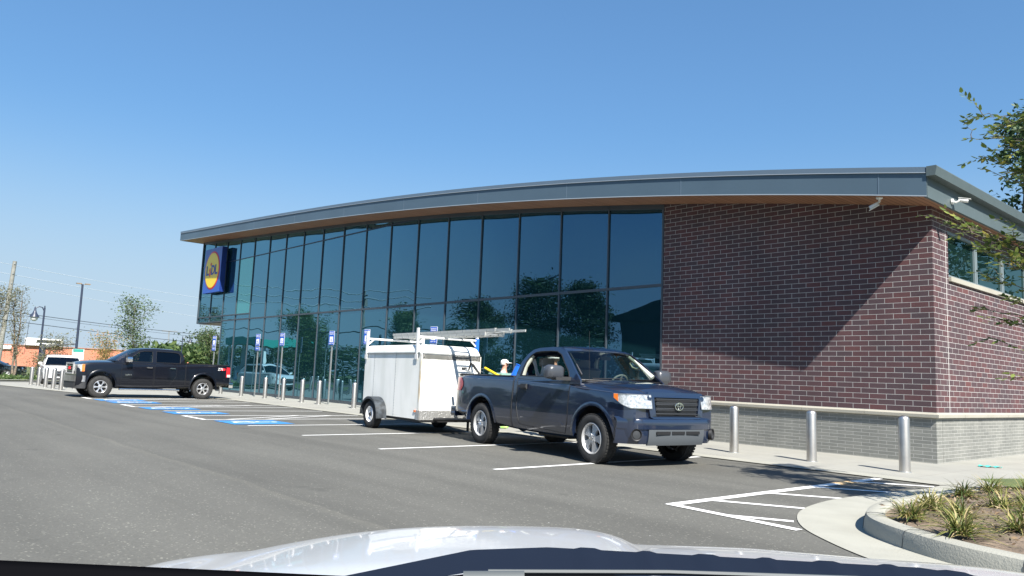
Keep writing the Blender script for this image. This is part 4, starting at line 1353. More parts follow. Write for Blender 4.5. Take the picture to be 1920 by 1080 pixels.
    ring(.082, .056, .010); ring(.024, .048, .007); ring(.055, .02, .007, 0, .022)
    b.build('badge', M['chrome'], g, 60)
    slab([(-.07, .88), (.07, .88), (.07, .97), (-.07, .97)], .99, 1.03, 'badge_base', M['black'], g)
    # hood lines and hood lip
    h = MB()
    for sd in (-1, 1):
        h.tube([(x, sd * interp(x, [-.45, .1, .6, .86], [.78, .74, .66, .58]), B.zs(x) + (B.zt(x) - B.zs(x)) * (1 - (interp(x, [-.45, .1, .6, .86], [.78, .74, .66, .58]) / (B.hw(x) - .075)) ** 2.2) + .001) for x in frange(-.45, .86, 14)], .006, 5)
    h.build('hood_gap', M['black'], t)
    # chrome-less rear bumper with step, tailgate seam, hitch
    b = MB(); b.rbox((-.10, -.93, .0), (.06, .93, .20), .03, Matrix.Translation((-4.52, 0, .46))); b.build('rear_bumper', paint, t, 40)
    b = MB(); b.tube([(-4.9, 0, .42), (-4.4, 0, .42)], .03, 8); b.lathe([(.0001, .07), (.02, .065), (.026, .045), (.02, .02), (.012, 0)], 12, Matrix.Translation((-4.92, 0, .44))); b.build('tow_hitch', M['black'], t, 40)
    b = MB(); b.rbox((-4.435, -.76, .62), (-4.41, .76, 1.27), .03); b.build('tailgate', paint, t, 40)
    # bed liner
    b = MB(); b.box((-4.35, -.79, .81), (-2.41, .79, .825)); b.build('bed_floor', M['dark_plastic'], t)
    b = MB(); b.tube([(-4.36, s_ * .86, 1.305) for s_ in (-1, 1)], .018, 6)
    for sd in (-1, 1): b.rbox((-4.40, sd * .86 - .05, 1.292), (-2.36, sd * .86 + .05, 1.312), .008)
    b.build('bed_rail', M['dark_plastic'], t, 40)
    # chassis, exhaust
    b = MB()
    for sd in (-1, 1): b.box((-4.3, sd * .42 - .05, .34), (.7, sd * .42 + .05, .46))
    b.box((-2.0, -.55, .27), (-1.1, .0, .40)); b.tube([(-3.3, -.8, .375), (-3.3, .8, .375)], .05, 8); b.tube([(0, -.8, .375), (0, .8, .375)], .04, 8); b.tube([(-3.9, -.62, .36), (-3.4, -.5, .40), (-2.0, -.45, .34)], .035, 8)
    b.lathe([(.0001, -.14), (.12, -.1), (.15, 0), (.12, .1), (.0001, .14)], 14, Matrix.Translation((-3.3, 0, .375)) @ Matrix.Rotation(radians(90), 4, 'Y'))
    b.build('chassis', M['black'], t, 40)
    # cab
    zb_, zt_ = 1.27, 1.835
    outline = [(-2.27, 1.20), (-2.26, 1.36), (-2.20, 1.56), (-2.10, 1.70), (-1.97, 1.785), (-1.80, 1.815), (-1.40, 1.83), (-1.18, 1.815), (-1.02, 1.765), (-.78, 1.60), (-.50, 1.375), (-.36, 1.27), (-.36, 1.20)]
    hole = [(-2.12, 1.315), (-2.10, 1.45), (-2.05, 1.58), (-1.97, 1.68), (-1.86, 1.735), (-1.70, 1.75), (-1.42, 1.755), (-1.22, 1.745), (-1.07, 1.69), (-.89, 1.54), (-.72, 1.40), (-.66, 1.305)]
    yc = cab_parts(t, paint, outline, [hole], .925, .715, zb_, zt_, [-2.12, -2.02, -1.92, -1.72, -1.4, -1.18, -1.06, -1.0], [1.70, 1.765, 1.805, 1.835, 1.85, 1.84, 1.805, 1.775],
        dict(bottom=(-.46, 1.275), top=(-1.01, 1.76), bow_b=.20, bow_t=.16), M['car_glass'], None, open_sides={(-1, 0), (1, 0)})
    # rear wall of the cab with window
    b = MB(); b.prism([(-.86, 1.2), (.86, 1.2), (.80, 1.5), (.70, 1.76), (-.70, 1.76), (-.80, 1.5)], [[(-.6, 1.36), (.6, 1.36), (.56, 1.68), (-.56, 1.68)]], 0, .03)
    b.v = [(interp(z, [1.2, 1.5, 1.76], [-2.25, -2.22, -2.09]) + d, y, z) for y, z, d in b.v]; bm_fix(b.build('cab_rear', paint, t))
    b = MB(); b.grid(lambda u, v: (interp(lerp(1.36, 1.68, v), [1.2, 1.5, 1.76], [-2.25, -2.22, -2.09]) + .01, lerp(-.6, .6, u), lerp(1.36, 1.68, v)), 2, 2); b.build('rear_window', M['car_glass'], t)
    # pillar trims (pale inside), seats, belt, steering wheel, dash, mirror
    for sd in (-1, 1):
        b = MB(); b.tube([(-1.02, sd * .65, 1.735), (-.78, sd * .71, 1.57), (-.50, sd * .78, 1.36)], [.03, .035, .045] if sd > 0 else [.012] * 3, 6); b.build('pillar_trim', M['interior_trim'] if sd > 0 else M['interior_dark'], t, 60)
        if sd > 0: b = MB(); b.tube([(-.92, sd * .685, 1.655), (-.96, sd * .66, 1.60), (-.90, sd * .67, 1.53), (-.80, sd * .70, 1.50), (-.74, sd * .72, 1.53)], .018, 6); b.build('grab_handle', M['interior_trim'], t, 60)
        b = MB(); b.tube([(-2.14, sd * .83, 1.28), (-2.10, sd * .80, 1.48), (-1.98, sd * .73, 1.68)], .035, 6); b.build('pillar_trim', M['interior_trim'], t, 60)
        # seat
        b = MB(); b.rbox((-.28, -.24, -.08), (.28, .24, .08), .06, Matrix.Translation((-1.5, sd * .42, .90))); b.rbox((-.32, -.24, -.07), (.32, .24, .07), .06, Matrix.Translation((-1.88, sd * .42, 1.18)) @ Matrix.Rotation(radians(-72), 4, 'Y')); o = b.build('seat', M['interior_grey'], t, 50)
        b = MB(); b.rbox((-.06, -.13, -.07), (.06, .13, .09), .04, Matrix.Translation((-2.0, sd * .42, 1.56))); b.build('headrest', M['interior_grey'], o, 50)
        b = MB(); b.add([(-2.03, sd * .72, 1.62), (-1.99, sd * .68, 1.62), (-1.90, sd * .62, 1.25), (-1.95, sd * .66, 1.25)], [(0, 1, 2, 3)]); b.tube([(-2.03, sd * .72, 1.60), (-1.9, sd * .64, 1.32), (-1.86, sd * .62, 1.02)], .016, 5); b.build('seat_belt', M['interior_grey'], t)
    b = MB(); b.rbox((-.85, -.80, 1.02), (-.30, .80, 1.262), .08); b.build('dashboard', M['interior_dark'], t, 50)
    b = MB(); n = 26; Ms = Matrix.Translation((-.98, .42, 1.22)) @ Matrix.Rotation(radians(-62), 4, 'Y')
    b.tube([(.19 * cos(2 * pi * k / n), .19 * sin(2 * pi * k / n), 0) for k in range(n + 1)], .016, 6, Ms); b.tube([(-.18, 0, 0), (0, 0, -.02), (.18, 0, 0)], .02, 5, Ms); b.tube([(0, 0, -.02), (.0, 0, -.25)], .03, 6, Ms); b.build('steering_wheel', M['interior_grey'], t, 50)
    b = MB(); b.rbox((-.02, -.11, -.03), (.02, .11, .03), .02, Matrix.Translation((-.86, 0, 1.66))); b.tube([(-.84, 0, 1.69), (-.84, 0, 1.76)], .012, 5); b.build('rear_view_mirror', M['black'], t, 40)
    # wing mirrors
    for sd in (-1, 1):
        b = MB()
        prof = [(.0, -.10), (.02, -.112), (.20, -.105), (.245, -.085), (.25, .02), (.235, .085), (.19, .112), (.04, .105), (.0, .08)]
        n = len(prof)
        def sec(x, s): return [(x, sd * (p[0] - .12) * 1.28 * s, p[1] * s * 1.02) for p in prof]
        rows = [sec(-.06, 1.0), sec(-.03, 1.04), sec(.04, 1.0), sec(.08, .88), sec(.10, .55)]
        b.v = [q for r in rows for q in r]
        for i in range(4):
            for k in range(n): b.f.append((i * n + k, i * n + (k + 1) % n, (i + 1) * n + (k + 1) % n, (i + 1) * n + k))
        b.f.append(tuple(range(n))); b.f.append(tuple(range(4 * n, 5 * n)))
        Mm = Matrix.Translation((-.70, sd * 1.20, 1.385))
        b.v = [tuple(Mm @ Vector(q)) for q in b.v]
        o = b.build('wing_mirror', M['mirror_grey'], t, 60); bm_fix(o)
        a = MB(); a.rbox((-.07, -.16, -.03), (.07, .20, .03), .02, Matrix.Translation((-.68, sd * 1.06, 1.285))); a.build('mirror_arm', M['dark_plastic'], o, 50)
        a = MB(); a.box((-.766, sd * 1.20 - .16, 1.315), (-.761, sd * 1.20 + .14, 1.46)); a.build('mirror_glass', M['chrome'], o)
    # aerial
    b = MB(); b.tube([(-.28, -.80, 1.22), (-.30, -.81, 2.06)], .0035, 4); b.build('aerial', M['black'], t)
    for x in (0.0, WB):
        for sd in (-1, 1):
            wheel(t, x, sd * .85, .378, .235, .245, sd, 'five', M['alloy'])
    def shorter(o):
        for v in o.data.vertices:
            if v.co.x > .52: v.co.x = .52 + (v.co.x - .52) * .74
        for ch in [c_ for c_ in bpy.data.objects if c_.parent == o]: shorter(ch)
    for ch in [c_ for c_ in bpy.data.objects if c_.parent == t]:
        if not ch.name.startswith('wheel') or ch.name.startswith('wheel_arch'): shorter(ch)
    return t
BT = blue_truck()

# ---- black crew-cab pick-up in profile
def black_truck():
    t = thing('pickup_truck', 'black four-door pickup truck parked nose out with chrome wheels and red tail lights', 'pickup truck', (-31.25, 7.24, 0), radians(-90), s=.985)
    paint = M['black_paint']; WB = -3.66
    B = Body(.97,
        ([-4.70, -3.6, -3.0, -.5, .2, .6, .85, .98], [1.23, 1.235, 1.22, 1.20, 1.17, 1.14, 1.10, 1.04]),
        ([-4.70, -3.0, -.5, -.2, .4, .8, .98], [1.235, 1.235, 1.25, 1.26, 1.22, 1.16, 1.08]),
        ([-4.70, -4.1, -3.1, -.6, .45, .98], [.50, .46, .38, .34, .40, .36]),
        ([-4.70, -4.5, -3.5, -1.5, 0.0, .5, .75, .9, .98], [.94, .965, .975, .975, .975, .965, .95, .93, .90]))
    xs = frange(-4.70, .3, 44)[:-1] + frange(.3, .98, 10)
    body = B.loft(xs).build('body', paint, t); bm_fix(body)
    cutters = []
    RF = .49
    for cx in (0, WB):
        for sgn in (-1, 1):
            c = MB(); y0, y1 = (-1.2, -.55) if sgn < 0 else (.55, 1.2); n = 36
            a = [(cx + RF * cos(2 * pi * k / n), RF * .94 * sin(2 * pi * k / n) + .41) for k in range(n)]
            c.add([(x, y0, z) for x, z in a] + [(x, y1, z) for x, z in a], [(i, (i + 1) % n, n + (i + 1) % n, n + i) for i in range(n)] + [tuple(reversed(range(n))), tuple(range(n, 2 * n))]); cutters.append(c)
    c = MB(); c.box((-4.64, -.80, .80), (-3.02, .80, 1.6)); cutters.append(c)
    c = MB(); c.box((-2.80, -.85, .62), (-.62, .85, 1.6)); cutters.append(c)
    cut(body, cutters, 28)
    for sd in (-1, 1):
        for xa, xb in ((-1.78, -.66), (-2.62, -1.82)):
            dp, loop = B.patch([(xa + (.0 if xa > -2 else .25), .42), (xb, .42), (xb, 1.17), (xa, 1.17), (xa, .8)], sd, .004)
            d = dp.build('door', paint, t, 30); bm_fix(d)
            s = MB(); s.tube([(x, y, z) for x, y, z in loop + loop[:1]], .005, 4); s.build('door_gap', M['black'], d)
            s = MB(); s.cbox(((xa + .16), sd * .995, 1.06), (.20, .03, .035)); s.build('door_handle', M['chrome'], d)
            s = MB(); s.box((xa + .1, sd * .985 - .012, .70), (xb - .06, sd * .985 + .012, .745)); s.build('side_moulding', M['black_paint'], d)
        s = MB(); s.tube([(-2.96, sd * (B.side_y(-2.96, z) + .002), z) for z in frange(.40, 1.22, 12)], .011, 5); s.build('cab_gap', M['black'], t)
        for cx in (0, WB):
            l = arch_lip(B, cx, .41, RF, sd, 0, .02, -8, 188, .05); bm_fix(l.build('wheel_arch', paint, t, 40))
        tl = MB(); tl.grid(lambda u, v: (lerp(-4.72, -4.55, u), sd * (B.side_y(-4.6, lerp(.86, 1.19, v)) + .012 - (.04 if u < .1 else 0)), lerp(.80, 1.17, v)), 6, 4); o = tl.build('tail_light', M['lens_red'], t, 60); bm_fix(o)
        rl = MB(); rl.box((-4.70, sd * .975 - .002, .82), (-4.58, sd * .975 + .006, .90)); rl.build('reversing_lens', M['sign_white'], o)
        def hf(u, v):
            x = interp(u, [0, .3, .6, 1], [.62, .80, .93, 1.0]); y = interp(u, [0, .3, .6, 1], [.955, .93, .87, .55]); return (x + .015, sd * (y + .01), lerp(.86, 1.09, v))
        h = MB(); h.grid(hf, 10, 4); o = h.build('headlight', M['lens_clear'], t, 60); bm_fix(o)
        h = MB(); h.grid(lambda u, v: tuple(Vector(hf(u * .20, v)) + Vector((.006, sd * .006, 0))), 4, 3); bm_fix(h.build('indicator', M['lens_amber'], o, 60))
        b = MB(); b.rbox((-2.75, sd * .98 - .05, .27), (-.62, sd * .98 + .05, .33), .02); b.build('side_step', M['chrome'], t, 40)
        # mirrors
        b = MB(); b.rbox((-.93, sd * 1.12 - .11, 1.22), (-.76, sd * 1.12 + .11, 1.40), .05); o = b.build('wing_mirror', M['chrome'], t, 50)
        a = MB(); a.box((-.88, sd * 1.0 - .06, 1.20), (-.80, sd * 1.0 + .06, 1.25)); a.build('mirror_arm', M['black'], o)
        # red and white trail badge at the bed side
        Mt = Matrix.Translation((-4.33, sd * 1.0, 1.09)) @ Matrix.Rotation(radians(180 if sd > 0 else 0), 4, 'Z') @ Matrix.Rotation(radians(90), 4, 'X')
        b = MB(); b.cbox((-4.40 if sd < 0 else -4.40, sd * .972, 1.09), (.17, .02, .075)); b.build('badge_plate', M['sign_red'], t)
        text_mesh('Z71', .13, .003, M['sign_white'], 'badge', t, Matrix.Translation((-4.30, sd * .985, 1.09)) @ Matrix.Rotation(radians(180 if sd > 0 else 0), 4, 'Z') @ Matrix.Rotation(radians(90), 4, 'X'))
        text_mesh('SIERRA', .075, .003, M['chrome'], 'badge', t, Matrix.Translation((-.90, sd * .992, .79)) @ Matrix.Rotation(radians(180 if sd > 0 else 0), 4, 'Z') @ Matrix.Rotation(radians(90), 4, 'X'))
    # bumper, grille
    def bumper(z0, z1, off, material, name):
        b = MB()
        def f(s, v):
            yy = (s * 2 - 1) * .98; a = abs(yy) / .98
            return (1.12 + off - .10 * a ** 2 - .42 * (max(0, a - .86) / .14) ** 1.2, yy, lerp(z0, z1, v))
        b.grid(f, 20, 3); k = 21; N = len(b.v); b.v += [(x - .05, y * .98, z) for x, y, z in b.v]; b.f += [tuple(i + N for i in q[::-1]) for q in b.f]
        loop = list(range(k)) + [j * k + k - 1 for j in range(1, 4)] + [3 * k + i for i in range(k - 2, -1, -1)] + [j * k for j in range(2, 0, -1)]
        b.f += [(loop[(i + 1) % len(loop)], loop[i], loop[i] + N, loop[(i + 1) % len(loop)] + N) for i in range(len(loop))]
        bm_fix(b.build(name, material, t, 40))
    bumper(.52, .72, .0, M['steel'], 'front_bumper'); bumper(.30, .515, -.03, M['dark_plastic'], 'air_dam')
    b = MB(); b.prism([(-.55, .76), (.55, .76), (.58, 1.14), (-.58, 1.14)], [[(-.48, .81), (.48, .81), (.50, 1.09), (-.50, 1.09)]], 0, .06); b.v = [(1.0 + d, y, z) for y, z, d in b.v]; g = bm_fix(b.build('grille_surround', M['alloy'], t))
    b = MB(); b.box((.97, -.5, .78), (1.0, .5, 1.1)); b.build('grille_backing', M['black'], g)
    b = MB()
    for z in (.87, .95, 1.03): b.box((1.02, -.48, z - .012), (1.04, .48, z + .012))
    b.build('grille_bars', M['chrome'], g)
    text_mesh('GMC', .13, .01, M['sign_red'], 'badge', g, Matrix.Translation((1.06, 0, .95)) @ Matrix.Rotation(radians(90), 4, 'Z') @ Matrix.Rotation(radians(90), 4, 'X'), offset=.004)
    b = MB(); b.rbox((-4.86, -.93, .42), (-4.70, .93, .64), .03); b.build('rear_bumper', M['chrome'], t, 40)
    b = MB(); b.box((-4.65, -.82, 1.236), (-2.98, .82, 1.262)); b.build('bed_cover', M['black'], t)
    b = MB()
    for sd in (-1, 1): b.box((-4.5, sd * .42 - .05, .34), (.7, sd * .42 + .05, .46))
    for x in (0, WB): b.tube([(x, -.8, .38), (x, .8, .38)], .05, 8)
    b.build('chassis', M['black'], t)
    outline = [(-2.92, 1.16), (-2.90, 1.40), (-2.84, 1.60), (-2.74, 1.69), (-2.5, 1.715), (-1.9, 1.725), (-1.5, 1.715), (-1.25, 1.67), (-.95, 1.49), (-.55, 1.27), (-.40, 1.20), (-.40, 1.16)]
    h1 = [(-1.72, 1.245), (-1.74, 1.62), (-1.45, 1.625), (-1.25, 1.58), (-.98, 1.39), (-.86, 1.245)]
    h2 = [(-2.74, 1.245), (-2.76, 1.50), (-2.68, 1.60), (-2.5, 1.625), (-1.88, 1.63), (-1.86, 1.245)]
    cab_parts(t, paint, outline, [h1, h2], .93, .73, 1.2, 1.725, [-2.78, -2.7, -2.5, -2.0, -1.6, -1.4, -1.28, -1.22], [1.65, 1.70, 1.735, 1.745, 1.74, 1.72, 1.695, 1.67],
        dict(bottom=(-.50, 1.245), top=(-1.24, 1.665), bow_b=.16, bow_t=.10), [M['car_glass'], M['dark_glass']], None)
    b = MB(); b.prism([(-.86, 1.16), (.86, 1.16), (.74, 1.68), (-.74, 1.68)], [[(-.6, 1.3), (.6, 1.3), (.56, 1.58), (-.56, 1.58)]], 0, .03); b.v = [(interp(z, [1.16, 1.68], [-2.90, -2.78]) + d, y, z) for y, z, d in b.v]; bm_fix(b.build('cab_rear', paint, t))
    for x in (-1.3, -2.3):
        b = MB(); b.rbox((x - .6, -.65, 1.0), (x - .42, .65, 1.50), .06); b.build('seat', M['interior_dark'], t, 50)
    b = MB(); b.box((-2.2, -.3, 1.735), (-1.9, .3, 1.765)); b.build('roof_antenna', M['black'], t)
    for x in (0.0, WB):
        for sd in (-1, 1):
            wheel(t, x, sd * .86, .395, .25, .235, sd, 'six', M['alloy_bright'])
    def taller(o, k):
        for v in o.data.vertices:
            v.co.z *= k
            if v.co.x > .40: v.co.x = .40 + (v.co.x - .40) * .70
        for ch in [c_ for c_ in bpy.data.objects if c_.parent == o]: taller(ch, k)
    for ch in [c_ for c_ in bpy.data.objects if c_.parent == t]:
        if not ch.name.startswith('wheel') or ch.name.startswith('wheel_arch'): taller(ch, 1.085)
    return t
black_truck()

# ---- ordinary cars (small in the picture)
def small_car(name, label, cat, loc, rz, paint, W, L, H, group=None, suv=True, s=1.0):
    t = thing(name, label, cat, loc, rz, group, s=s)
    xf, xr = .85, -(L - .85)
    B = Body(W, ([xr, xr + .3, -1.5, .2, .6, xf], [.98, 1.0, .98, .92, .86, .72]),
             ([xr, xr + .3, -1.5, -.2, .5, xf], [1.0, 1.02, 1.0, .98, .90, .76]),
             ([xr, -2.0, .2, xf], [.34, .24, .24, .30]),
             ([xr, xr + .25, -1.5, 0.2, .6, xf], [W * .86, W * .96, W, W * .985, W * .92, W * .74]))
    body = B.loft(frange(xr, .2, 24)[:-1] + frange(.2, xf, 8)).build('body', paint, t); bm_fix(body)
    wb = -(L - 1.75); R = .36; cs = []
    for cx in (0, wb):
        for sg in (-1, 1):
            c = MB(); y0, y1 = (-1.3, -W + .32) if sg < 0 else (W - .32, 1.3); n = 28
            a = [(cx + R * cos(2 * pi * k / n), R * sin(2 * pi * k / n) + .33) for k in range(n)]
            c.add([(x, y0, z) for x, z in a] + [(x, y1, z) for x, z in a], [(i, (i + 1) % n, n + (i + 1) % n, n + i) for i in range(n)] + [tuple(reversed(range(n))), tuple(range(n, 2 * n))]); cs.append(c)
    cut(body, cs, 30)
    zt = H; xr2 = xr + .25
    outline = [(xr2, .93), (xr2 + .05, 1.05), (xr2 + .35, H - .12), (xr2 + .6, H - .05), (-1.6, H), (-1.15, H - .04), (-.95, H - .10), (-.2, .98), (-.2, .93)]
    h1 = [(-1.72, 1.03), (-1.72, H - .09), (-1.25, H - .11), (-1.02, H - .16), (-.45, 1.03)]
    h2 = [(xr2 + .55, 1.03), (xr2 + .62, H - .16), (xr2 + .85, H - .11), (-1.80, H - .09), (-1.80, 1.03)]
    cab_parts(t, paint, outline, [h1, h2], W - .07, W - .24, .95, H, [xr2 + .40, xr2 + .6, -2.4, -1.6, -1.2, -1.05, -.95], [H - .13, H - .05, H + .0, H + .02, H, H - .04, H - .09],
        dict(bottom=(-.24, .97), top=(-.96, H - .11), bow_b=.16, bow_t=.10, glass=M['dark_glass']), M['dark_glass'], None)
    b = MB(); b.grid(lambda u, v: (lerp(xr2 + .06, xr2 + .40, v), (u * 2 - 1) * lerp(W - .12, W - .27, v), lerp(1.0, H - .13, v)), 4, 3); b.build('rear_window', M['dark_glass'], t)
    for sd in (-1, 1):
        h = MB(); h.grid(lambda u, v: (interp(u, [0, .5, 1], [.50, .74, .855]), sd * interp(u, [0, .5, 1], [W * .95, W * .86, W * .55]), lerp(.62, .75 - .0 * u, v)), 8, 3); bm_fix(h.build('headlight', M['lens_clear'], t, 60))
        h = MB(); h.grid(lambda u, v: (lerp(xr - .01, xr + .2, u), sd * (B.side_y(xr + .1, .85) + .02 - (.03 if u < .2 else 0)), lerp(.78, .95, v)), 4, 2); bm_fix(h.build('tail_light', M['lens_red'], t, 60))
        b = MB(); b.rbox((-.55, sd * (W + .09) - .08, 1.0), (-.40, sd * (W + .09) + .08, 1.12), .04); b.build('wing_mirror', paint, t, 50)
    b = MB(); b.rbox((.80, -.5, .46), (.90, .5, .70), .04); b.build('grille', M['black'], t, 40)
    b = MB(); b.rbox((.80, -W * .7, .24), (.93, W * .7, .36), .04); b.build('lower_intake', M['dark_plastic'], t, 40)
    b = MB(); b.tube([(.905, -.46, .60), (.915, 0, .58), (.905, .46, .60)], .012, 5); b.build('grille_trim', M['chrome'], t)
    for x in (0, wb):
        for sd in (-1, 1): wheel(t, x, sd * (W - .11), .33, .21, .22, sd, 'five', M['alloy'])
    return t
small_car('white_car', 'white crossover car facing the camera behind the steel bollards', 'car', (-46.6, 9.25, 0), radians(-8), M['white_paint'], .93, 4.5, 1.50, s=1.04)
small_car('dark_car', 'dark blue car partly cut off at the far left beyond the verge', 'car', (-64.5, 9.5, -0.15), radians(68), mat('teal_car', (.02, .035, .05), .3, coat=1), .90, 4.6, 1.42)
small_car('silver_car', 'silver car parked across the lane, mirrored in the last glass panel beside the brick', 'car', (-24.2, -5.0, 0.0), radians(80), mat('silver_car', (.35, .36, .37), .3, metal=.5, coat=1), .90, 4.6, 1.45)

# ---- enclosed trailer
def trailer():
    t = thing('cargo_trailer', 'white enclosed cargo trailer with roof rack, hitched behind the dark blue truck', 'trailer', (-15.15, 10.35, 0), radians(-5))
    X0, X1, W, Z0, Z1 = -1.13, 1.62, .76, .31, 1.92
    white = M['white_panel']
    # box section with coved roof edges
    prof = []
    def cove(cy, cz, r, a0, a1, n=6): return [(cy + r * cos(radians(lerp(a0, a1, k / n))), cz + r * sin(radians(lerp(a0, a1, k / n)))) for k in range(n + 1)]
    prof = [(-W, Z0), (-W, Z1 - .19)] + [(-W - .018, Z1 - .185)] + cove(-W + .15, Z1 - .17, .168, 180, 90)[0:] + cove(W - .15, Z1 - .17, .168, 90, 0) + [(W + .018, Z1 - .185), (W, Z1 - .19), (W, Z0)]
    n = len(prof)
    b = MB(); vs = []
    xs = [X0, X1 - .16, X1 - .10, X1 - .045, X1 - .012, X1]
    for x in xs:
        f = max(0, (x - (X1 - .16)) / .16)
        dz = .15 * (1 - sqrt(max(0, 1 - f * f)))
        dy = .03 * (1 - sqrt(max(0, 1 - f * f)))
        vs += [(x, y * (1 - dy), z - (dz if z > Z1 - .18 else 0)) for y, z in prof]
    fs = [(i * n + j, i * n + j + 1, (i + 1) * n + j + 1, (i + 1) * n + j) for i in range(len(xs) - 1) for j in range(n - 1)]
    fs += [tuple(range(n)), tuple(reversed(range((len(xs) - 1) * n, len(xs) * n)))]
    fs += [((len(xs) - 1) * n, (len(xs) - 1) * n + n - 1, n - 1, 0)] if False else []
    b.add(vs, fs); body = b.build('body', white, t, 32); bm_fix(body)
    # seams and rivets, drip rail, front corner rust
    b = MB()
    for x in (-.62, .45): b.box((x - .004, -W - .004, Z0 + .02), (x + .004, -W, Z1 - .2))
    for x in (-.62, .45):
        for k in range(22): b.cbox((x + .02, -W - .003, Z0 + .05 + k * .063), (.008, .006, .008))
    b.build('panel_seam', M['galv'], t)
    b = MB()
    for sd in (-1, 1): b.box((X0, sd * (W + .022) - .006, Z1 - .205), (X1 - .05, sd * (W + .022) + .006, Z1 - .180))
    b.box((X1 - .005, -W + .02, Z1 - .215), (X1 + .01, W - .02, Z1 - .198))
    b.build('drip_rail', M['galv'], t)
    b = MB()
    for sd in (-1, 1): b.box((X1 - .07, sd * W - .008, Z0), (X1 + .008, sd * W + .008, Z1 - .21))
    b.build('corner_trim', M['stained_trim'], t)
    # diamond plate guard across the front
    b = MB(); b.box((X1 + .001, -W - .006, Z0 - .01), (X1 + .012, W + .006, Z0 + .19)); b.box((X1 - .14, -W - .014, Z0 - .01), (X1 + .012, -W - .002, Z0 + .19))
    b.build('stone_guard', M['treadplate'], t)
    # lamps
    b = MB(); b.cbox((X1 - .18, -W - .012, Z0 + .17), (.07, .02, .04)); b.build('marker_lamp', M['lens_amber'], t)
    b = MB(); b.cbox((X0 + .06, -W - .012, Z0 + .18), (.10, .02, .035)); b.cbox((X0 + .03, -W - .02, .36), (.06, .03, .12)); b.build('rear_bracket', M['galv'], t)
    # chassis, tongue, jack
    b = MB(); b.box((X0 - .02, -W + .02, Z0 - .06), (X1, W - .02, Z0 - .002))
    for sd in (-1, 1): b.tube([(1.2, sd * .55, .30), (X1 + .95, 0, .36)], .04, 6)
    b.tube([(X1 + .6, 0, .38), (X1 + 1.22, 0, .44)], .04, 6); b.tube([(X1 + .75, .0, .12), (X1 + .75, 0, .62)], .028, 8); b.box((-.5, -.55, .27), (.05, .55, .31)); b.tube([(-.28, -.85, .29), (-.28, .85, .29)], .035, 8)
    b.build('frame', M['black'], t)
    # fenders and wheels
    for sd in (-1, 1):
        b = MB(); n = 18; vs = []
        y0, y1 = sd * (W + .005), sd * (W + .27)
        path = [(-.28 - .44, .30)] + [(-.28 + .42 * cos(radians(a)), .32 + .40 * sin(radians(a))) for a in [180 - 180 * k / n for k in range(n + 1)]] + [(-.28 + .43, .24)]
        for x, z in path: vs += [(x, y0, z), (x, y1, z), (x, y1 + sd * .0, z - .05 if z > .45 else z), (x, y0, z - .02 if z > .5 else z)]
        for i in range(len(path) - 1):
            a = 4 * i; b.f += [(a, a + 1, a + 5, a + 4), (a + 1, a + 2, a + 6, a + 5), (a + 3, a + 7, a + 4, a)]
        b.v = vs; bm_fix(b.build('mudguard', M['dark_plastic_worn'], t, 40))
        wheel(t, -.28, sd * (W + .14), .315, .185, .185, sd, 'steel', M['white_paint'])
    # ladder rack: two crossbars with side posts
    for x in (-1.04, 1.42):
        b = MB(); zz = Z1 + .16
        b.tube([(x, -W - .01, zz), (x, W + .01, zz)], .026, 6)
        for sd in (-1, 1):
            b.box((x - .03, sd * (W + .015) - .02, Z1 - .25), (x + .03, sd * (W + .015) + .02, zz + .19))
            b.box((x - .06, sd * (W + .03) - .006, Z1 - .33), (x + .06, sd * (W + .03) + .006, Z1 - .22))
            b.tube([(x, sd * (W - .02), zz - .13), (x, sd * (W - .16), zz - .01)], .018, 6)
        b.build('roof_rack', M['white_rack'], t)
    b = MB(); b.box((1.38, W - .02, Z1 - .08), (1.46, W + .05, Z1 + .20)); b.build('blue_strap', M['blue_plastic'], t)
    return t
def white_panel():
    m = mat('white_panel', (.78, .78, .77), .45, coat=.2)
    nt = m.node_tree; b = nt.nodes['Principled BSDF']; tc = nt.nodes.new('ShaderNodeTexCoord')
    nz = nt.nodes.new('ShaderNodeTexNoise'); nz.inputs['Scale'].default_value = 1.4; nz.inputs['Detail'].default_value = 6
    mp = nt.nodes.new('ShaderNodeMapping'); mp.inputs['Scale'].default_value = (1.6, 1, .45); nt.links.new(tc.outputs['Object'], mp.inputs[0]); nt.links.new(mp.outputs[0], nz.inputs['Vector'])
    rp = nt.nodes.new('ShaderNodeValToRGB'); e = rp.color_ramp.elements; e[0].position = .34; e[0].color = (.70, .71, .66, 1); e[1].position = .62; e[1].color = (.86, .86, .82, 1)
    nt.links.new(nz.outputs['Fac'], rp.inputs['Fac']); nt.links.new(rp.outputs[0], b.inputs['Base Color']); return m
M['white_panel'] = white_panel()
M['white_rack'] = mat('white_rack', (.70, .70, .68), .5, var=.1, vscale=6)
M['stained_trim'] = mat('stained_trim', (.78, .76, .70), .5, vscale=3.5, var2=(.62, .50, .32))
M['treadplate'] = mat('treadplate', (.55, .55, .53), .35, metal=.7, bump=.9, bscale=28)
M['dark_plastic_worn'] = mat('dark_plastic_worn', (.035, .042, .05), .5, var=.5, vscale=10)
trailer()
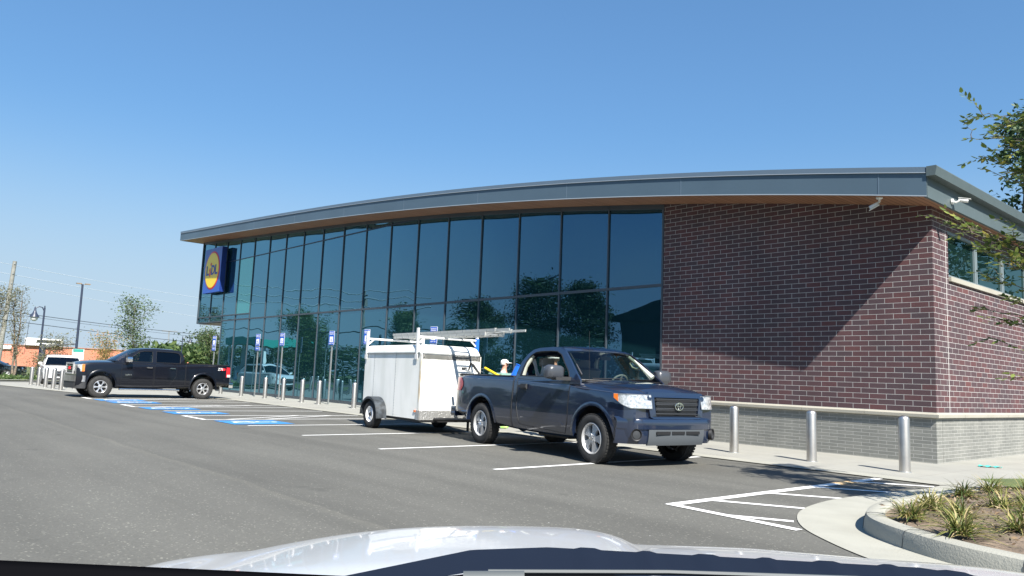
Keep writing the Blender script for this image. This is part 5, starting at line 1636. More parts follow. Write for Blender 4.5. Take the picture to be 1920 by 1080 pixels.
# extension ladder strapped on the rack
def ladder():
    ML = Matrix.Translation((-15.15, 10.35, 0)) @ Matrix.Rotation(radians(-5), 4, 'Z')
    p = ML @ Vector((-.95, .12, 2.115))
    t = thing('extension_ladder', 'aluminium extension ladder lying on the white trailer roof rack', 'ladder', p, radians(-5))
    def sec(x0, x1, z, w, mt):
        b = MB()
        for s_ in (-1, 1):
            y = s_ * w
            b.box((x0, y - .016, z), (x1, y - .010, z + .066)); b.box((x0, y - .016, z), (x1, y + .012, z + .006)); b.box((x0, y - .016, z + .060), (x1, y + .012, z + .066))
        rl = b.build('ladder_section', mt, t)
        r = MB(); x = x0 + .16
        while x < x1 - .05:
            r.tube([(x, -w, z + .033), (x, w, z + .033)], .014, 8)
            r.cbox((x, -w - .016, z + .033), (.028, .012, .032)); x += .305
        r.build('rungs', M['galv'], rl)
        c = MB()
        for s_ in (-1, 1): c.box((x1 - .03, s_ * w - .022, z - .006), (x1 + .01, s_ * w + .02, z + .074))
        c.build('end_cap', M['black'] if False else mt, rl)
    sec(.0, 3.98, .0, .225, M['aluminium']); sec(-.1, 4.3, .070, .20, M['aluminium'])
    for s_ in (-1, 1):
        f = MB(); f.box((4.3, s_ * .20 - .014, .080), (4.78, s_ * .20 + .014, .128)); f.build('ladder_foot', M['aluminium'], t)
ladder()

# ---- bonnet of the car the photograph is taken from
def own_car():
    A = YAW - .03
    t = thing('white_hatchback', 'white car bonnet with raised scoop and wipers in front of the camera', 'car', (0, 0, 0), A)
    # local frame: y forward, x right
    W = .86
    def zc(d): return smooth_interp(d, [.70, .9, 1.2, 1.5, 1.8, 2.0, 2.12, 2.18, 2.2], [.99, .985, .965, .935, .875, .81, .74, .64, .48])
    def hood(u, v):
        lat = lerp(-W + .12, W + .12, u); d = lerp(.72, 2.2, v)
        a = abs(lat - .12) / W
        d2 = d - .22 * a ** 2 * v - .12 * (1 - 0) * a ** 4 * v
        z = zc(d) - (.055 if lat < .12 else .0) * a ** 2 - .05 * max(0, a - .85) / .15
        lx = lat + .10 * 0
        # scoop
        q = abs(lat + .08) / (.42 if lat < -.08 else .29); s = max(0, 1 - q ** (2.6 if lat < -.08 else 6)) if q < 1 else 0
        fz = interp(d, [.85, 1.05, 1.45, 1.60, 1.66], [.01, .022, .03, .027, 0])
        z += s * fz
        # flank creases
        z += .006 * math.exp(-((a - .80) / .12) ** 2)
        z += (.008 * min(1, max(0, (lat - .25) / .2))) * interp(v, [0, .4, .8, 1], [0, .5, 1, 1])
        return (lx, d2, z)
    b = MB(); b.grid(hood, 90, 60); o = b.build('bonnet', M['white_hood'], t, 60)
    for sd in (-1, 1):
        b = MB()
        def ff(u, v):
            x, y, z = hood(1 if sd > 0 else 0, v); return (x + sd * .075 * sin(u * pi / 2), y, z - .004 - .45 * (1 - cos(u * pi / 2)))
        b.grid(ff, 8, 30, flip=(sd < 0)); b.build('wing_panel', M['white_hood'], t, 60)
    b = MB(); b.rbox((-.80, 1.98, .25), (.80, 2.12, .70), .06); b.build('front_bumper', M['white_hood'], t, 40)
    # scuttle panel with raised rubber edge, behind the bonnet
    b = MB()
    def cow(u, v):
        lat = lerp(-.32, .50, u); e = interp(u, [0, .12, .32, .42, .9, 1], [.0, .25, .9, 1, .95, .8])
        rip = .0018 * (1 if (u * 13) % 1 < .3 and u > .42 else 0)
        d = lerp(.60, .62 + .24 * e, v); return (lat, d, lerp(1.02, 1.060 - .014 * (1 - e) + rip, v) + .004 * sin(v * pi))
    b.grid(lambda u, v: cow(u, lerp(.72, 1, v)), 110, 3); bm_fix(b.build('scuttle_edge', M['scuttle'], t, 60))
    b = MB(); b.grid(lambda u, v: cow(u, lerp(0, .72, v)), 30, 4); bm_fix(b.build('scuttle_panel', M['matt_black'], t, 60))
    b = MB(); b.tube([(-.03, .655, 1.081), (.12, .665, 1.085), (.28, .675, 1.085), (.42, .68, 1.080)], .0022, 6); b.tube([(-.05, .650, 1.078), (.0, .652, 1.080)], .004, 6); b.build('wiper', M['wiper_metal'], t, 60)
    b = MB(); b.tube([(-.02, .655, 1.070), (.20, .67, 1.074), (.42, .68, 1.068)], .002, 5); b.build('wiper_blade', M['grille_dark'], t)
    b = MB()
    def dash(u, v): return (lerp(-.95, .85, u), lerp(.30, .60, v), interp(v, [0, .6, .9, 1], [1.07, 1.104, 1.094, 1.04]) - .004 * (u * 2 - 1) ** 2)
    b.grid(dash, 20, 10); bm_fix(b.build('dashboard', M['matt_black'], t, 60))
M['scuttle'] = mat('scuttle', (.009, .013, .024), .6, spec=.12)
M['wiper_metal'] = mat('wiper_metal', (.07, .08, .085), .6)
own_car()
#V>>
#<<R
# ------------------------------------------------------------------ street furniture on the pavement
def bollard_proto():
    t = thing('bollard', 'x', 'bollard', (0, 0, 0), 0, 'steel bollards along the pavement')
    b = MB(); r = .085
    b.lathe([(r, 0), (r, .84)] + [(r * cos(radians(a)), .84 + .062 * sin(radians(a))) for a in (20, 40, 60, 78)] + [(0.0001, .902)], 28)
    b.build('post', M['steel'], t, 40)
    b = MB(); b.lathe([(r + .018, 0), (r + .018, .008), (r + .001, .012)], 28); b.build('base_collar', M['galv'], t, 40)
    return t
BP = bollard_proto()
blist = [(-5.14, 13.05, 'steel bollard nearest the brick corner, standing clear right of the truck'),
         (-6.72, 13.08, 'middle one of the three steel bollards in front of the grey brick base'),
         (-8.30, 13.12, 'steel bollard just right of the dark blue truck nose, rust streaks low on it'),
         (-23.95, 13.85, 'steel bollard right behind the rear corner of the white trailer'),
         (-26.55, 13.85, 'steel bollard just left of the fourth blue parking sign pole'),
         (-28.15, 13.95, 'steel bollard second to the left of the parking sign pole nearest the trailer'),
         (-29.95, 14.0, 'steel bollard just right of the second parking sign pole'),
         (-31.6, 13.95, 'steel bollard just left of the second parking sign pole from the left'),
         (-33.9, 13.85, 'steel bollard next right of the black truck tail light pair'),
         (-36.2, 13.8, 'steel bollard close behind the black truck rear bumper'),
         (-38.6, 13.6, 'steel bollard mostly hidden behind the black truck rear wheel'),
         (-37.48, 7.42, 'steel bollard just in front of the black truck chrome grille'),
         (-39.08, 7.43, 'steel bollard second from the black truck nose, in the front row'),
         (-40.9, 7.46, 'steel bollard third from the black truck nose, in the front row'),
         (-42.9, 7.52, 'steel bollard fourth from the black truck nose, in the front row'),
         (-44.9, 7.55, 'steel bollard at the far left end of the front row'),
         (-39.0, 8.25, 'steel bollard in the back row touching the black truck grille in view'),
         (-40.8, 8.2, 'steel bollard in the back row before the white car bumper'),
         (-42.7, 8.15, 'steel bollard in the back row before the white car headlight'),
         (-44.6, 8.15, 'steel bollard in the back row at the far left')]
for i, (x, y, lab) in enumerate(blist):
    o = BP if i == 0 else copy_tree(BP)
    o.location = (x, y, .012); o['label'] = lab

def sign_proto(extra):
    t = thing('parking_sign', 'x', 'sign', (0, 0, 0), 0, 'blue disabled parking signs on poles')
    b = MB(); b.box((-.025, -.022, 0), (.025, -.016, 2.74)); b.box((-.025, -.022, 0), (-.019, .01, 2.74)); b.box((.019, -.022, 0), (.025, .01, 2.74)); b.box((-.04, .0, 0), (-.025, .005, 2.74)); b.box((.025, .0, 0), (.04, .005, 2.74))
    b.build('sign_post', M['galv'], t)
    def plate(z0, z1, name):
        b = MB(); b.rbox((-.012, -.15, z0), (-.008, .15, z1), .02, Matrix.Translation((0, -.03, 0)) @ Matrix.Rotation(radians(90), 4, 'Z')); o = b.build(name, M['sign_white'], t)
        b = MB(); b.rbox((-.016, -.14, z0 + .01), (-.0125, .14, z1 - .01), .016, Matrix.Translation((0, -.034, 0)) @ Matrix.Rotation(radians(90), 4, 'Z')); q = b.build('sign_face', M['sign_blue'], o)
        return o
    o = plate(2.26, 2.80, 'sign_plate')
    Rt = Matrix.Rotation(radians(90), 4, 'X')
    b = MB(); b.box((-.085, -.0545, 2.37), (.085, -.052, 2.58)); b.build('symbol_panel', M['sign_white'], o)
    n = 14; w = MB()
    for k in range(n):
        t0 = radians(-140 + 250 * k / n); t1 = radians(-140 + 250 * (k + 1) / n)
        w.add([(r_ * sin(a), -.0555, 2.445 - r_ * cos(a)) for r_, a in ((.05, t0), (.035, t0), (.035, t1), (.05, t1))], [(0, 1, 2, 3)])
    w.box((-.015, -.057, 2.45), (.005, -.055, 2.53)); w.box((-.015, -.057, 2.445), (.045, -.055, 2.46)); w.box((.035, -.057, 2.40), (.05, -.055, 2.46)); w.lathe([(.0001, 0), (.014, 0)], 8, Matrix.Translation((-.005, -.056, 2.55)) @ Rt)
    w.build('wheelchair_symbol', M['sign_text_blue'], o)
    text_mesh('RESERVED\nPARKING', .055, .001, M['sign_white'], 'lettering', o, Matrix.Translation((0, -.055, 2.70)) @ Rt)
    text_mesh('PERMIT ONLY', .038, .001, M['sign_white'], 'lettering', o, Matrix.Translation((0, -.055, 2.315)) @ Rt)
    if extra:
        o = plate(2.06, 2.23, 'van_plate'); text_mesh('VAN', .09, .001, M['sign_white'], 'lettering', o, Matrix.Translation((0, -.055, 2.145)) @ Rt)
    return t
SP = [sign_proto(False), sign_proto(True)]
slist = [(-19.95, 14.3, 1, 'blue parking sign with a van plate rising behind the trailer rack'),
         (-24.05, 14.3, 0, 'blue parking sign at the rear edge of the trailer roof, behind its rack post'),
         (-26.65, 14.3, 0, 'blue parking sign between the trailer and the middle pair of bollards'),
         (-31.0, 14.3, 0, 'blue parking sign second from the black truck tail'),
         (-33.5, 14.3, 1, 'blue parking sign with a small lower plate, nearest right of the black truck'),
         (-38.8, 14.3, 1, 'blue parking sign left of the glass, behind the black truck bed')]
used = [False, False]
for x, y, e, lab in slist:
    if not used[e]: o = SP[e]; used[e] = True
    else: o = copy_tree(SP[e])
    o.location = (x, y, .012); o['label'] = lab; o.rotation_euler = (0, 0, radians(14))

# litter
def litter():
    rnd = random.Random(2)
    b = MB()
    def f(u, v): return (lerp(-.18, .18, u) , lerp(-.06, .06, v) * (1 + .4 * sin(u * 5)), .004 + .02 * abs(sin(u * 9 + v * 4)) + .01 * sin(v * 7))
    b.grid(f, 14, 6)
    o = b.build('litter', mat('teal_wrap', (.08, .48, .42), .4), smooth=60, loc=(-4.72, 15.7, .014)); o.rotation_euler = (0, 0, .4)
    tag(o, 'crumpled teal wrapper on the pavement beside the brick corner', 'litter')
litter()

# ------------------------------------------------------------------ people
def person(name_label, loc, rz, H, shirt, trousers, cap, hair, shoes, pose='stand', arm_fold=False):
    t = thing('person', name_label, 'person', loc, rz, s=H / 1.80)
    V = Vector
    # joints (x forward, y left, z up), body 1.80 tall
    def skin(name, verts, edges, radii, material, parent, root=0, sub=2):
        me = bpy.data.meshes.new(name); me.from_pydata([tuple(v) for v in verts], edges, []); me.update()
        o = bpy.data.objects.new(name, me); COL.objects.link(o)
        md = o.modifiers.new('s', 'SKIN'); md.use_smooth_shade = True
        sv = me.skin_vertices[0].data
        for i, r in enumerate(radii):
            sv[i].radius = (r, r) if not isinstance(r, tuple) else r
            sv[i].use_root = (i == root)
        m2 = o.modifiers.new('u', 'SUBSURF'); m2.levels = sub; m2.render_levels = sub
        bpy.context.view_layer.update(); apply_mods(o)
        o.data.materials.clear(); o.data.materials.append(material)
        o.data.polygons.foreach_set('use_smooth', [True] * len(o.data.polygons))
        o.parent = parent; return o
    J = dict(pel=(0, 0, .95), spine=(.0, 0, 1.12), chest=(-.01, 0, 1.30), neck=(.0, 0, 1.47), nk2=(.015, 0, 1.53), head=(.02, 0, 1.62), crown=(.015, 0, 1.72))
    vs = [J['pel'], J['spine'], J['chest'], J['neck'], J['nk2'], J['head'], J['crown']]
    rad = [(.14, .10), (.135, .10), (.155, .11), (.075, .07), (.058, .055), (.082, .078), (.062, .068)]
    ed = [(i, i + 1) for i in range(6)]
    def chain(start, pts, rs):
        k = start
        for p, r in zip(pts, rs):
            vs.append(p); rad.append(r); ed.append((k, len(vs) - 1)); k = len(vs) - 1
        return k
    hands = []
    for sd in (-1, 1):
        if arm_fold:
            sh, el, wr = (.0, sd * .19, 1.42), (.06, sd * .25, 1.14), (.26, sd * .14, 1.18)
        else:
            sh, el, wr = (.0, sd * .19, 1.42), (-.02, sd * .26, 1.13), (.07, sd * .27, .88)
        chain(2, [sh, el, wr], [.062, .045, .030]); hands.append((sd, V(el), V(wr)))
        chain(0, [(.0, sd * .10, .88), (.02, sd * .11, .50), (-.01, sd * .11, .09), (.03, sd * .115, .045), (.15, sd * .13, .03)], [.095, .06, .042, .04, .035])
    body = skin('body', vs, ed, rad, M['skin'], t)
    # hands: palm + five fingers
    for sd, el, wr in hands:
        d = (wr - el).normalized(); side = V((0, 0, 1)).cross(d).normalized() if abs(d.z) < .9 else V((1, 0, 0)); nrm = d.cross(side).normalized()
        hv = [tuple(wr), tuple(wr + d * .05), tuple(wr + d * .09)]; hr = [.024, (.036, .016), (.036, .014)]; he = [(0, 1), (1, 2)]
        for k, (off, ln) in enumerate(((-.030, .065), (-.010, .078), (.010, .072), (.029, .055))):
            b0 = wr + d * .095 + side * off; k0 = len(hv)
            hv += [tuple(b0), tuple(b0 + d * ln * .5 - nrm * .008), tuple(b0 + d * ln * .9 - nrm * .028)]; hr += [.0095, .0085, .007]; he += [(2, k0), (k0, k0 + 1), (k0 + 1, k0 + 2)]
        k0 = len(hv); b0 = wr + d * .03 - side * .035
        hv += [tuple(b0), tuple(b0 + d * .04 - side * .018), tuple(b0 + d * .07 - side * .012 - nrm * .01)]; hr += [.013, .010, .008]; he += [(1, k0), (k0, k0 + 1), (k0 + 1, k0 + 2)]
        skin('hand', hv, he, hr, M['skin'], t, sub=1)
    # clothes
    vs, rad, ed = [(0, 0, .93), (0, 0, 1.12), (-.01, 0, 1.30), (0, 0, 1.455)], [(.155, .115), (.150, .115), (.172, .125), (.085, .075)], [(0, 1), (1, 2), (2, 3)]
    for sd, el, wr in hands:
        sh = V((.0, sd * .19, 1.42)); chain(2, [tuple(sh), tuple(sh.lerp(el, .55)), tuple(sh.lerp(el, .62))], [.075, .066, .064])
    sh_o = skin('shirt', vs, ed, rad, shirt, t)
    vs, rad, ed = [(0, 0, .97), (0, 0, .90)], [(.152, .115), (.15, .115)], [(0, 1)]
    for sd in (-1, 1): chain(1, [(.0, sd * .10, .84), (.02, sd * .11, .50), (-.01, sd * .11, .10)], [.105, .078, .066])
    skin('trousers', vs, ed, rad, trousers, t)
    for sd in (-1, 1):
        skin('shoe', [(-.05, sd * .115, .05), (.05, sd * .12, .05), (.17, sd * .13, .035), (-.02, sd * .115, .10)], [(0, 1), (1, 2), (0, 3)], [.045, .048, .036, .048], shoes, t, sub=1)
    # face
    b = MB(); b.lathe([(.0001, .02), (.012, .012), (.016, -.012), (.008, -.02)], 8, Matrix.Translation((.104, 0, 1.612)) @ Matrix.Rotation(radians(12), 4, 'Y')); b.build('nose', M['skin'], t, 60)
    for sd in (-1, 1):
        b = MB(); b.lathe([(.0001, .004), (.009, .003), (.012, 0)], 10, Matrix.Translation((.094, sd * .030, 1.635)) @ Matrix.Rotation(radians(90), 4, 'Y')); b.build('eye', M['black'], t)
        b = MB(); b.lathe([(.0001, -.02), (.013, -.012), (.014, .01), (.0001, .022)], 10, Matrix.Translation((.01, sd * .086, 1.622)) @ Matrix.Diagonal((1, .5, 1.5, 1))); b.build('ear', M['skin'], t, 60)
    b = MB(); b.rbox((.085, -.024, 1.565), (.101, .024, 1.573), .003); b.build('mouth', mat('lips', (.35, .12, .10), .5), t)
    # hair round the back of the head
    def hairf(u, v):
        a = lerp(radians(70), radians(290), u); el_ = lerp(-.35, .9, v)
        return (.005 + .098 * cos(a) * cos(el_ * .9), .094 * sin(a) * cos(el_ * .9), 1.64 + .095 * sin(el_))
    b = MB(); b.grid(hairf, 16, 6); b.build('hair', hair, t, 60)
    # cap with peak
    b = MB(); rr = []
    for k in range(7):
        e = radians(90 * k / 6); rr.append((max(.0001, .098 * cos(e)), .066 * sin(e)))
    b.lathe([(.098, -.02)] + rr, 22, Matrix.Translation((.010, 0, 1.684)) @ Matrix.Diagonal((1.03, .95, 1, 1))); c = b.build('cap', cap, t, 60)
    b = MB()
    def pk(u, v): a = lerp(-1.05, 1.05, u); r_ = lerp(.09, .20 - .04 * abs(a), v); return (.012 + r_ * cos(a) * 1.0, r_ * sin(a) * .75, 1.680 - .018 * v - .012 * (a * a) * .6)
    b.grid(pk, 12, 3); N = len(b.v); b.v += [(x, y, z - .005) for x, y, z in b.v]; b.f += [tuple(i + N for i in f[::-1]) for f in b.f[:]]; b.build('cap_peak', cap, c, 60)
    return t
person('man in white cap and light shirt standing beyond the truck bed, facing right', (-14.65, 12.7, .014), radians(42), 1.77, mat('shirt_pale', (.42, .46, .44), .85, var=.15, vscale=6), mat('trousers_grey', (.12, .13, .14), .9), mat('cap_white', (.80, .80, .78), .8), mat('hair_white', (.55, .53, .50), .9), M['shoe_green'], arm_fold=True)
person('man in pale cap and black shirt seen through the truck side window, facing left', (-12.02, 11.9, .014), radians(218), 1.86, mat('shirt_black', (.012, .013, .015), .85), mat('trousers_blue', (.02, .03, .06), .9), mat('cap_pale', (.62, .62, .60), .8), mat('hair_dark', (.03, .022, .018), .9), M['black'])

# things standing up in the truck bed
def bed_items():
    ML = Matrix.Translation((-8.02, 9.87, 0)) @ Matrix.Rotation(radians(-8.5), 4, 'Z')
    p = ML @ Vector((-3.12, -.30, .90)); t = thing('bucket', 'blue plastic bucket tilted on a crate in the truck bed behind the cab', 'bucket', p, 0)
    Mb = Matrix.Translation((0, 0, .42)) @ Matrix.Rotation(radians(-28), 4, 'X') @ Matrix.Rotation(radians(14), 4, 'Y')
    b = MB(); b.lathe([(.0001, -.16), (.115, -.16), (.145, .155), (.158, .16), (.158, .175), (.14, .175), (.11, -.14), (.0001, -.14)], 28, Mb); b.build('pail', M['blue_plastic'], t, 40)
    b = MB(); b.tube([tuple(Mb @ Vector((.15 * cos(a), .15 * sin(a) * .2 - .0, .14 - .12 * sin(a)))) for a in frange(0, pi, 12)], .004, 5); b.build('handle', M['galv'], t)
    p = ML @ Vector((-3.12, -.30, .826)); t2 = thing('crate', 'black plastic crate under the blue bucket in the truck bed', 'crate', p, radians(-8.5))
    b = MB(); b.rbox((-.26, -.2, 0), (.26, .2, .20), .02); b.build('crate_body', M['dark_plastic'], t2, 40)
    b = MB(); b.rbox((-.275, -.215, .20), (.275, .215, .235), .012); b.build('rim', M['dark_plastic'], t2, 40)
    p = ML @ Vector((-3.92, -.50, 1.345)); t = thing('paint_roller', 'yellow handled roller tool leaning on the truck bed side', 'tool', p, radians(-8))
    b = MB(); b.tube([(-.12, 0, .10), (.45, 0, -.06), (.75, .02, -.30)], .026, 10); b.build('grip', M['yellow_plastic'], t, 50)
    b = MB(); b.tube([(-.12, 0, .10), (-.17, 0, .09), (-.24, -.02, .08), (-.26, 0, .03), (-.18, .03, .0), (-.20, .05, -.15)], .008, 6); b.build('frame', M['galv'], t, 50)
    p = ML @ Vector((-4.48, -.55, 1.32)); t = thing('tool_frame', 'grey metal tool with a tread-patterned bar leaning over the tailgate', 'tool', p, radians(-8))
    b = MB(); b.tube([(-.38, 0, .10), (-.20, 0, .06), (.10, .0, .0), (.2, 0, -.35)], .022, 8); b.build('shaft', M['galv'], t, 50)
    b = MB(); b.tube([(-.18, .02, .07), (-.10, .02, .22), (.02, .02, .18), (.30, .02, -.02)], .02, 6)
    for k in range(8): q = Vector((-.10, .02, .22)).lerp(Vector((.30, .02, -.02)), k / 7); b.cbox(q, (.025, .05, .035))
    b.build('tread_bar', M['dark_plastic'], t)
    b = MB(); b.rbox((-.40, -.03, .07), (-.27, .03, .13), .015); b.build('clamp', M['dark_plastic'], t, 40)
    p = ML @ Vector((-3.72, -.25, .826)); t = thing('cool_box', 'pale green box top showing over the truck bed side beside the bucket', 'box', p, radians(-8.5))
    b = MB(); b.rbox((-.24, -.2, 0), (.24, .2, .44), .03); b.build('tub', mat('pale_green', (.16, .30, .26), .5), t, 40)
    b = MB(); b.rbox((-.25, -.21, .44), (.25, .21, .53), .025); b.build('lid', mat('pale_green_lid', (.22, .38, .33), .5), t, 40)
bed_items()

# ------------------------------------------------------------------ planting
def clump(name, loc, seed, n, L):
    rnd = random.Random(seed); b = MB()
    for k in range(n):
        a = rnd.uniform(0, 2 * pi); ln = L * rnd.uniform(.6, 1.15); lean = rnd.uniform(.3, 1.35); w = rnd.uniform(.004, .008)
        bx, by = rnd.gauss(0, .035), rnd.gauss(0, .035)
        pts = []
        for i in range(6):
            s_ = i / 5; r_ = ln * (sin(lean) * s_ + .25 * s_ * s_ * s_); z = ln * (cos(lean) * s_ * 1.05 - .38 * lean * s_ ** 3)
            pts.append((bx + r_ * cos(a), by + r_ * sin(a), max(.0, z), w * (1 - s_ ** 2.2) + .0008))
        vs = []
        for x, y, z, ww in pts: vs += [(x - ww * sin(a), y + ww * cos(a), z), (x, y, z - ww * .5), (x + ww * sin(a), y - ww * cos(a), z)]
        b.add(vs, [(3 * i + j, 3 * i + j + 1, 3 * i + j + 4, 3 * i + j + 3) for i in range(5) for j in range(2)])
    return b
plist = [(-2.83, 7.30, 'strappy clump at the kerb nose, lowest left in the island'), (-2.93, 8.05, 'yellow tipped strappy clump just behind the kerb nose clump'),
         (-2.27, 6.82, 'large strappy clump in the front middle of the island'), (-2.58, 7.75, 'strappy clump directly behind the large front one'),
         (-2.55, 8.75, 'strappy clump in the middle row towards the right'), (-2.02, 7.40, 'bright green strappy clump at the right front of the island'),
         (-2.45, 9.25, 'strappy clump at the right edge in the middle row'), (-3.12, 9.5, 'dry looking strappy clump behind the kerb on the left'),
         (-3.10, 10.3, 'dark strappy clump at the back left near the pavement'), (-2.85, 10.9, 'tall loose strappy clump at the back by the grass'),
         (-1.75, 7.9, 'strappy clump cut by the right frame edge'), (-2.2, 8.4, 'strappy clump between the front and back rows'), (-2.4, 10.2, 'strappy clump in the shade at the back right')]
for i, (x, y, lab) in enumerate(plist):
    o = clump('x', None, 30 + i, 130 if y < 9 else 100, .235 if i not in (2, 5) else .30).build('daylily_clump', M['blade'], smooth=60, loc=(x, y, .16 if y < 9 else .15))
    tag(o, lab, 'plant', 'daylily clumps in the kerbed island')
def mulch():
    rnd = random.Random(21); b = MB()
    for k in range(2600):
        x = rnd.uniform(-3.35, .5); y = rnd.uniform(6.6, 11.0)
        if x < -3.0 and y < 7.8: continue
        if y < 6.75 + max(0, (-1.9 - x)) * .75: continue
        h = .14 + .10 * (1 - max(0, 1 - min(1, min(x + 3.4, y - 6.4) / 2.2)) ** 2)
        leaf_quad(b, Vector((x, y, h + rnd.uniform(.0, .015))), rnd.uniform(.02, .055), rnd)
    m_ = leaf_mat('mulch', [(0, (.06, .04, .025)), (.5, (.15, .10, .06)), (.8, (.26, .18, .10)), (1, (.40, .32, .20))], .05)
    tag(b.build('mulch_litter', m_), 'brown leaf litter and mulch between the clumps', 'mulch', kind='stuff')
# grass behind the island
def turf():
    rnd = random.Random(9); b = MB()
    for k in range(4200):
        x = rnd.uniform(-3.7, -.5); y = rnd.uniform(11.5, 14.3)
        if x < -3.55 + (y - 11.6) * .06: continue
        a = rnd.uniform(0, 2 * pi); h = rnd.uniform(.025, .07); w = .006; dx, dy = cos(a) * w, sin(a) * w
        b.add([(x - dx, y - dy, .06), (x + dx, y + dy, .06), (x + rnd.uniform(-.03, .03), y + rnd.uniform(-.03, .03), .06 + h)], [(0, 1, 2)])
    o = b.build('grass', leaf_mat('turf', [(0, (.09, .15, .03)), (.6, (.15, .22, .05)), (1, (.28, .30, .10))])); tag(o, 'short green grass behind the kerbed island', 'grass', kind='stuff')
    s2 = sheet('lawn', [(-3.75, 11.9), (-3.3, 11.35), (-1.8, 11.2), (2.4, 11.2), (2.4, 15), (-1.9, 14.9), (-3.1, 13.4)], .14, M['grass_ground'])
turf()

# ------------------------------------------------------------------ trees
def leaf_quad(b, p, size, rnd, droop=0.0):
    u = Vector((rnd.gauss(0, 1), rnd.gauss(0, 1), rnd.gauss(0, .6) - droop)).normalized(); w = u.orthogonal().normalized()
    w = (w * cos(rnd.uniform(0, 6.28)) + u.cross(w) * sin(rnd.uniform(0, 6.28))).normalized()
    L = size * rnd.uniform(.7, 1.3); W_ = L * .40
    n = len(b.v)
    b.v += [tuple(p), tuple(p + u * L * .5 + w * W_ * .5), tuple(p + u * L), tuple(p + u * L * .5 - w * W_ * .5)]
    b.f.append((n, n + 1, n + 2, n + 3))

def tree(name, label, cat, loc, h, w, seed, nleaf, lsize, leafm, trunk_h=.25, shape='oval', group=None, limbs=16, bark='bark', clump_n=40, clump_r=.14, r0=None, stems=1):
    rnd = random.Random(seed)
    t = thing(name, label, cat, loc, 0, group)
    tb = MB(); lb = MB(); r0 = r0 or h * .013
    tips = []
    for st in range(stems):
        off = Vector((rnd.gauss(0, .12), rnd.gauss(0, .12), 0)) * (stems > 1)
        top = Vector((rnd.gauss(0, .03) * h, rnd.gauss(0, .03) * h, h * .96)) + off * 3
        pts = [off + Vector((top.x * (s_ ** 1.4), top.y * (s_ ** 1.4), h * .96 * s_)) + Vector((rnd.gauss(0, .006) * h, rnd.gauss(0, .006) * h, 0)) * (s_ > 0) for s_ in [k / 8 for k in range(9)]]
        tb.tube(pts, [r0 * (1 - .88 * k / 8) for k in range(9)], 8)
        for k in range(limbs // stems):
            s_ = lerp(trunk_h, .97, (k + rnd.random()) / (limbs // stems)); i = min(7, int(s_ * 8)); p0 = pts[i].lerp(pts[i + 1], s_ * 8 - i)
            v = (s_ - trunk_h) / (1 - trunk_h)
            if shape == 'oval': env = sin(pi * min(1, .12 + .88 * v)) ** .6 * (1 if v < .9 else .6)
            elif shape == 'cone': env = (1 - v) ** .8 + .06
            elif shape == 'upright': env = .55 * sin(pi * (.15 + .75 * v)) + .2
            elif shape == 'vase': env = .35 + .65 * sin(pi * (.1 + .75 * v))
            else: env = 1
            a = rnd.uniform(0, 2 * pi) if shape != 'cone' else k * 2.4
            rise = {'oval': .45, 'cone': -.02, 'upright': 1.9, 'vase': 1.0}.get(shape, .4)
            ln = w * .5 * env * rnd.uniform(.75, 1.15)
            q = [p0]; d = Vector((cos(a), sin(a), rise)).normalized()
            for j in range(4):
                q.append(q[-1] + (d + Vector((rnd.gauss(0, .16), rnd.gauss(0, .16), rnd.gauss(0, .10)))) * (ln * (1 + .5 * (rise > 1)) / 4))
            rr = max(.006, r0 * .35 * (1 - s_ * .6))
            tb.tube(q, [rr * (1 - .8 * j / 4) for j in range(5)], 5)
            for j in range(2, 5): tips.append((q[j], j / 4))
            tips.append((q[1].lerp(q[2], .5), .3))
            for j in range(3):
                i2 = rnd.choice((1, 2, 3)); e = q[i2] + Vector((rnd.gauss(0, .3), rnd.gauss(0, .3), rnd.gauss(.05, .25))) * ln * .6
                tb.tube([q[i2], q[i2].lerp(e, .5) + Vector((0, 0, .02 * h * .2)), e], [rr * .4, rr * .28, .004], 4); tips.append((e, .9))
    per = max(1, nleaf // len(tips))
    for p, f in tips:
        R_ = clump_r * w * rnd.uniform(.6, 1.2)
        for k in range(int(per * rnd.uniform(.5, 1.5))):
            q = p + Vector((rnd.gauss(0, R_), rnd.gauss(0, R_), rnd.gauss(0, R_ * (.7 if shape != 'cone' else .25))))
            leaf_quad(lb, q, lsize, rnd)
    tb.build('trunk', M[bark], t, 60); lb.build('crown', leafm, t)
    return t
mulch()
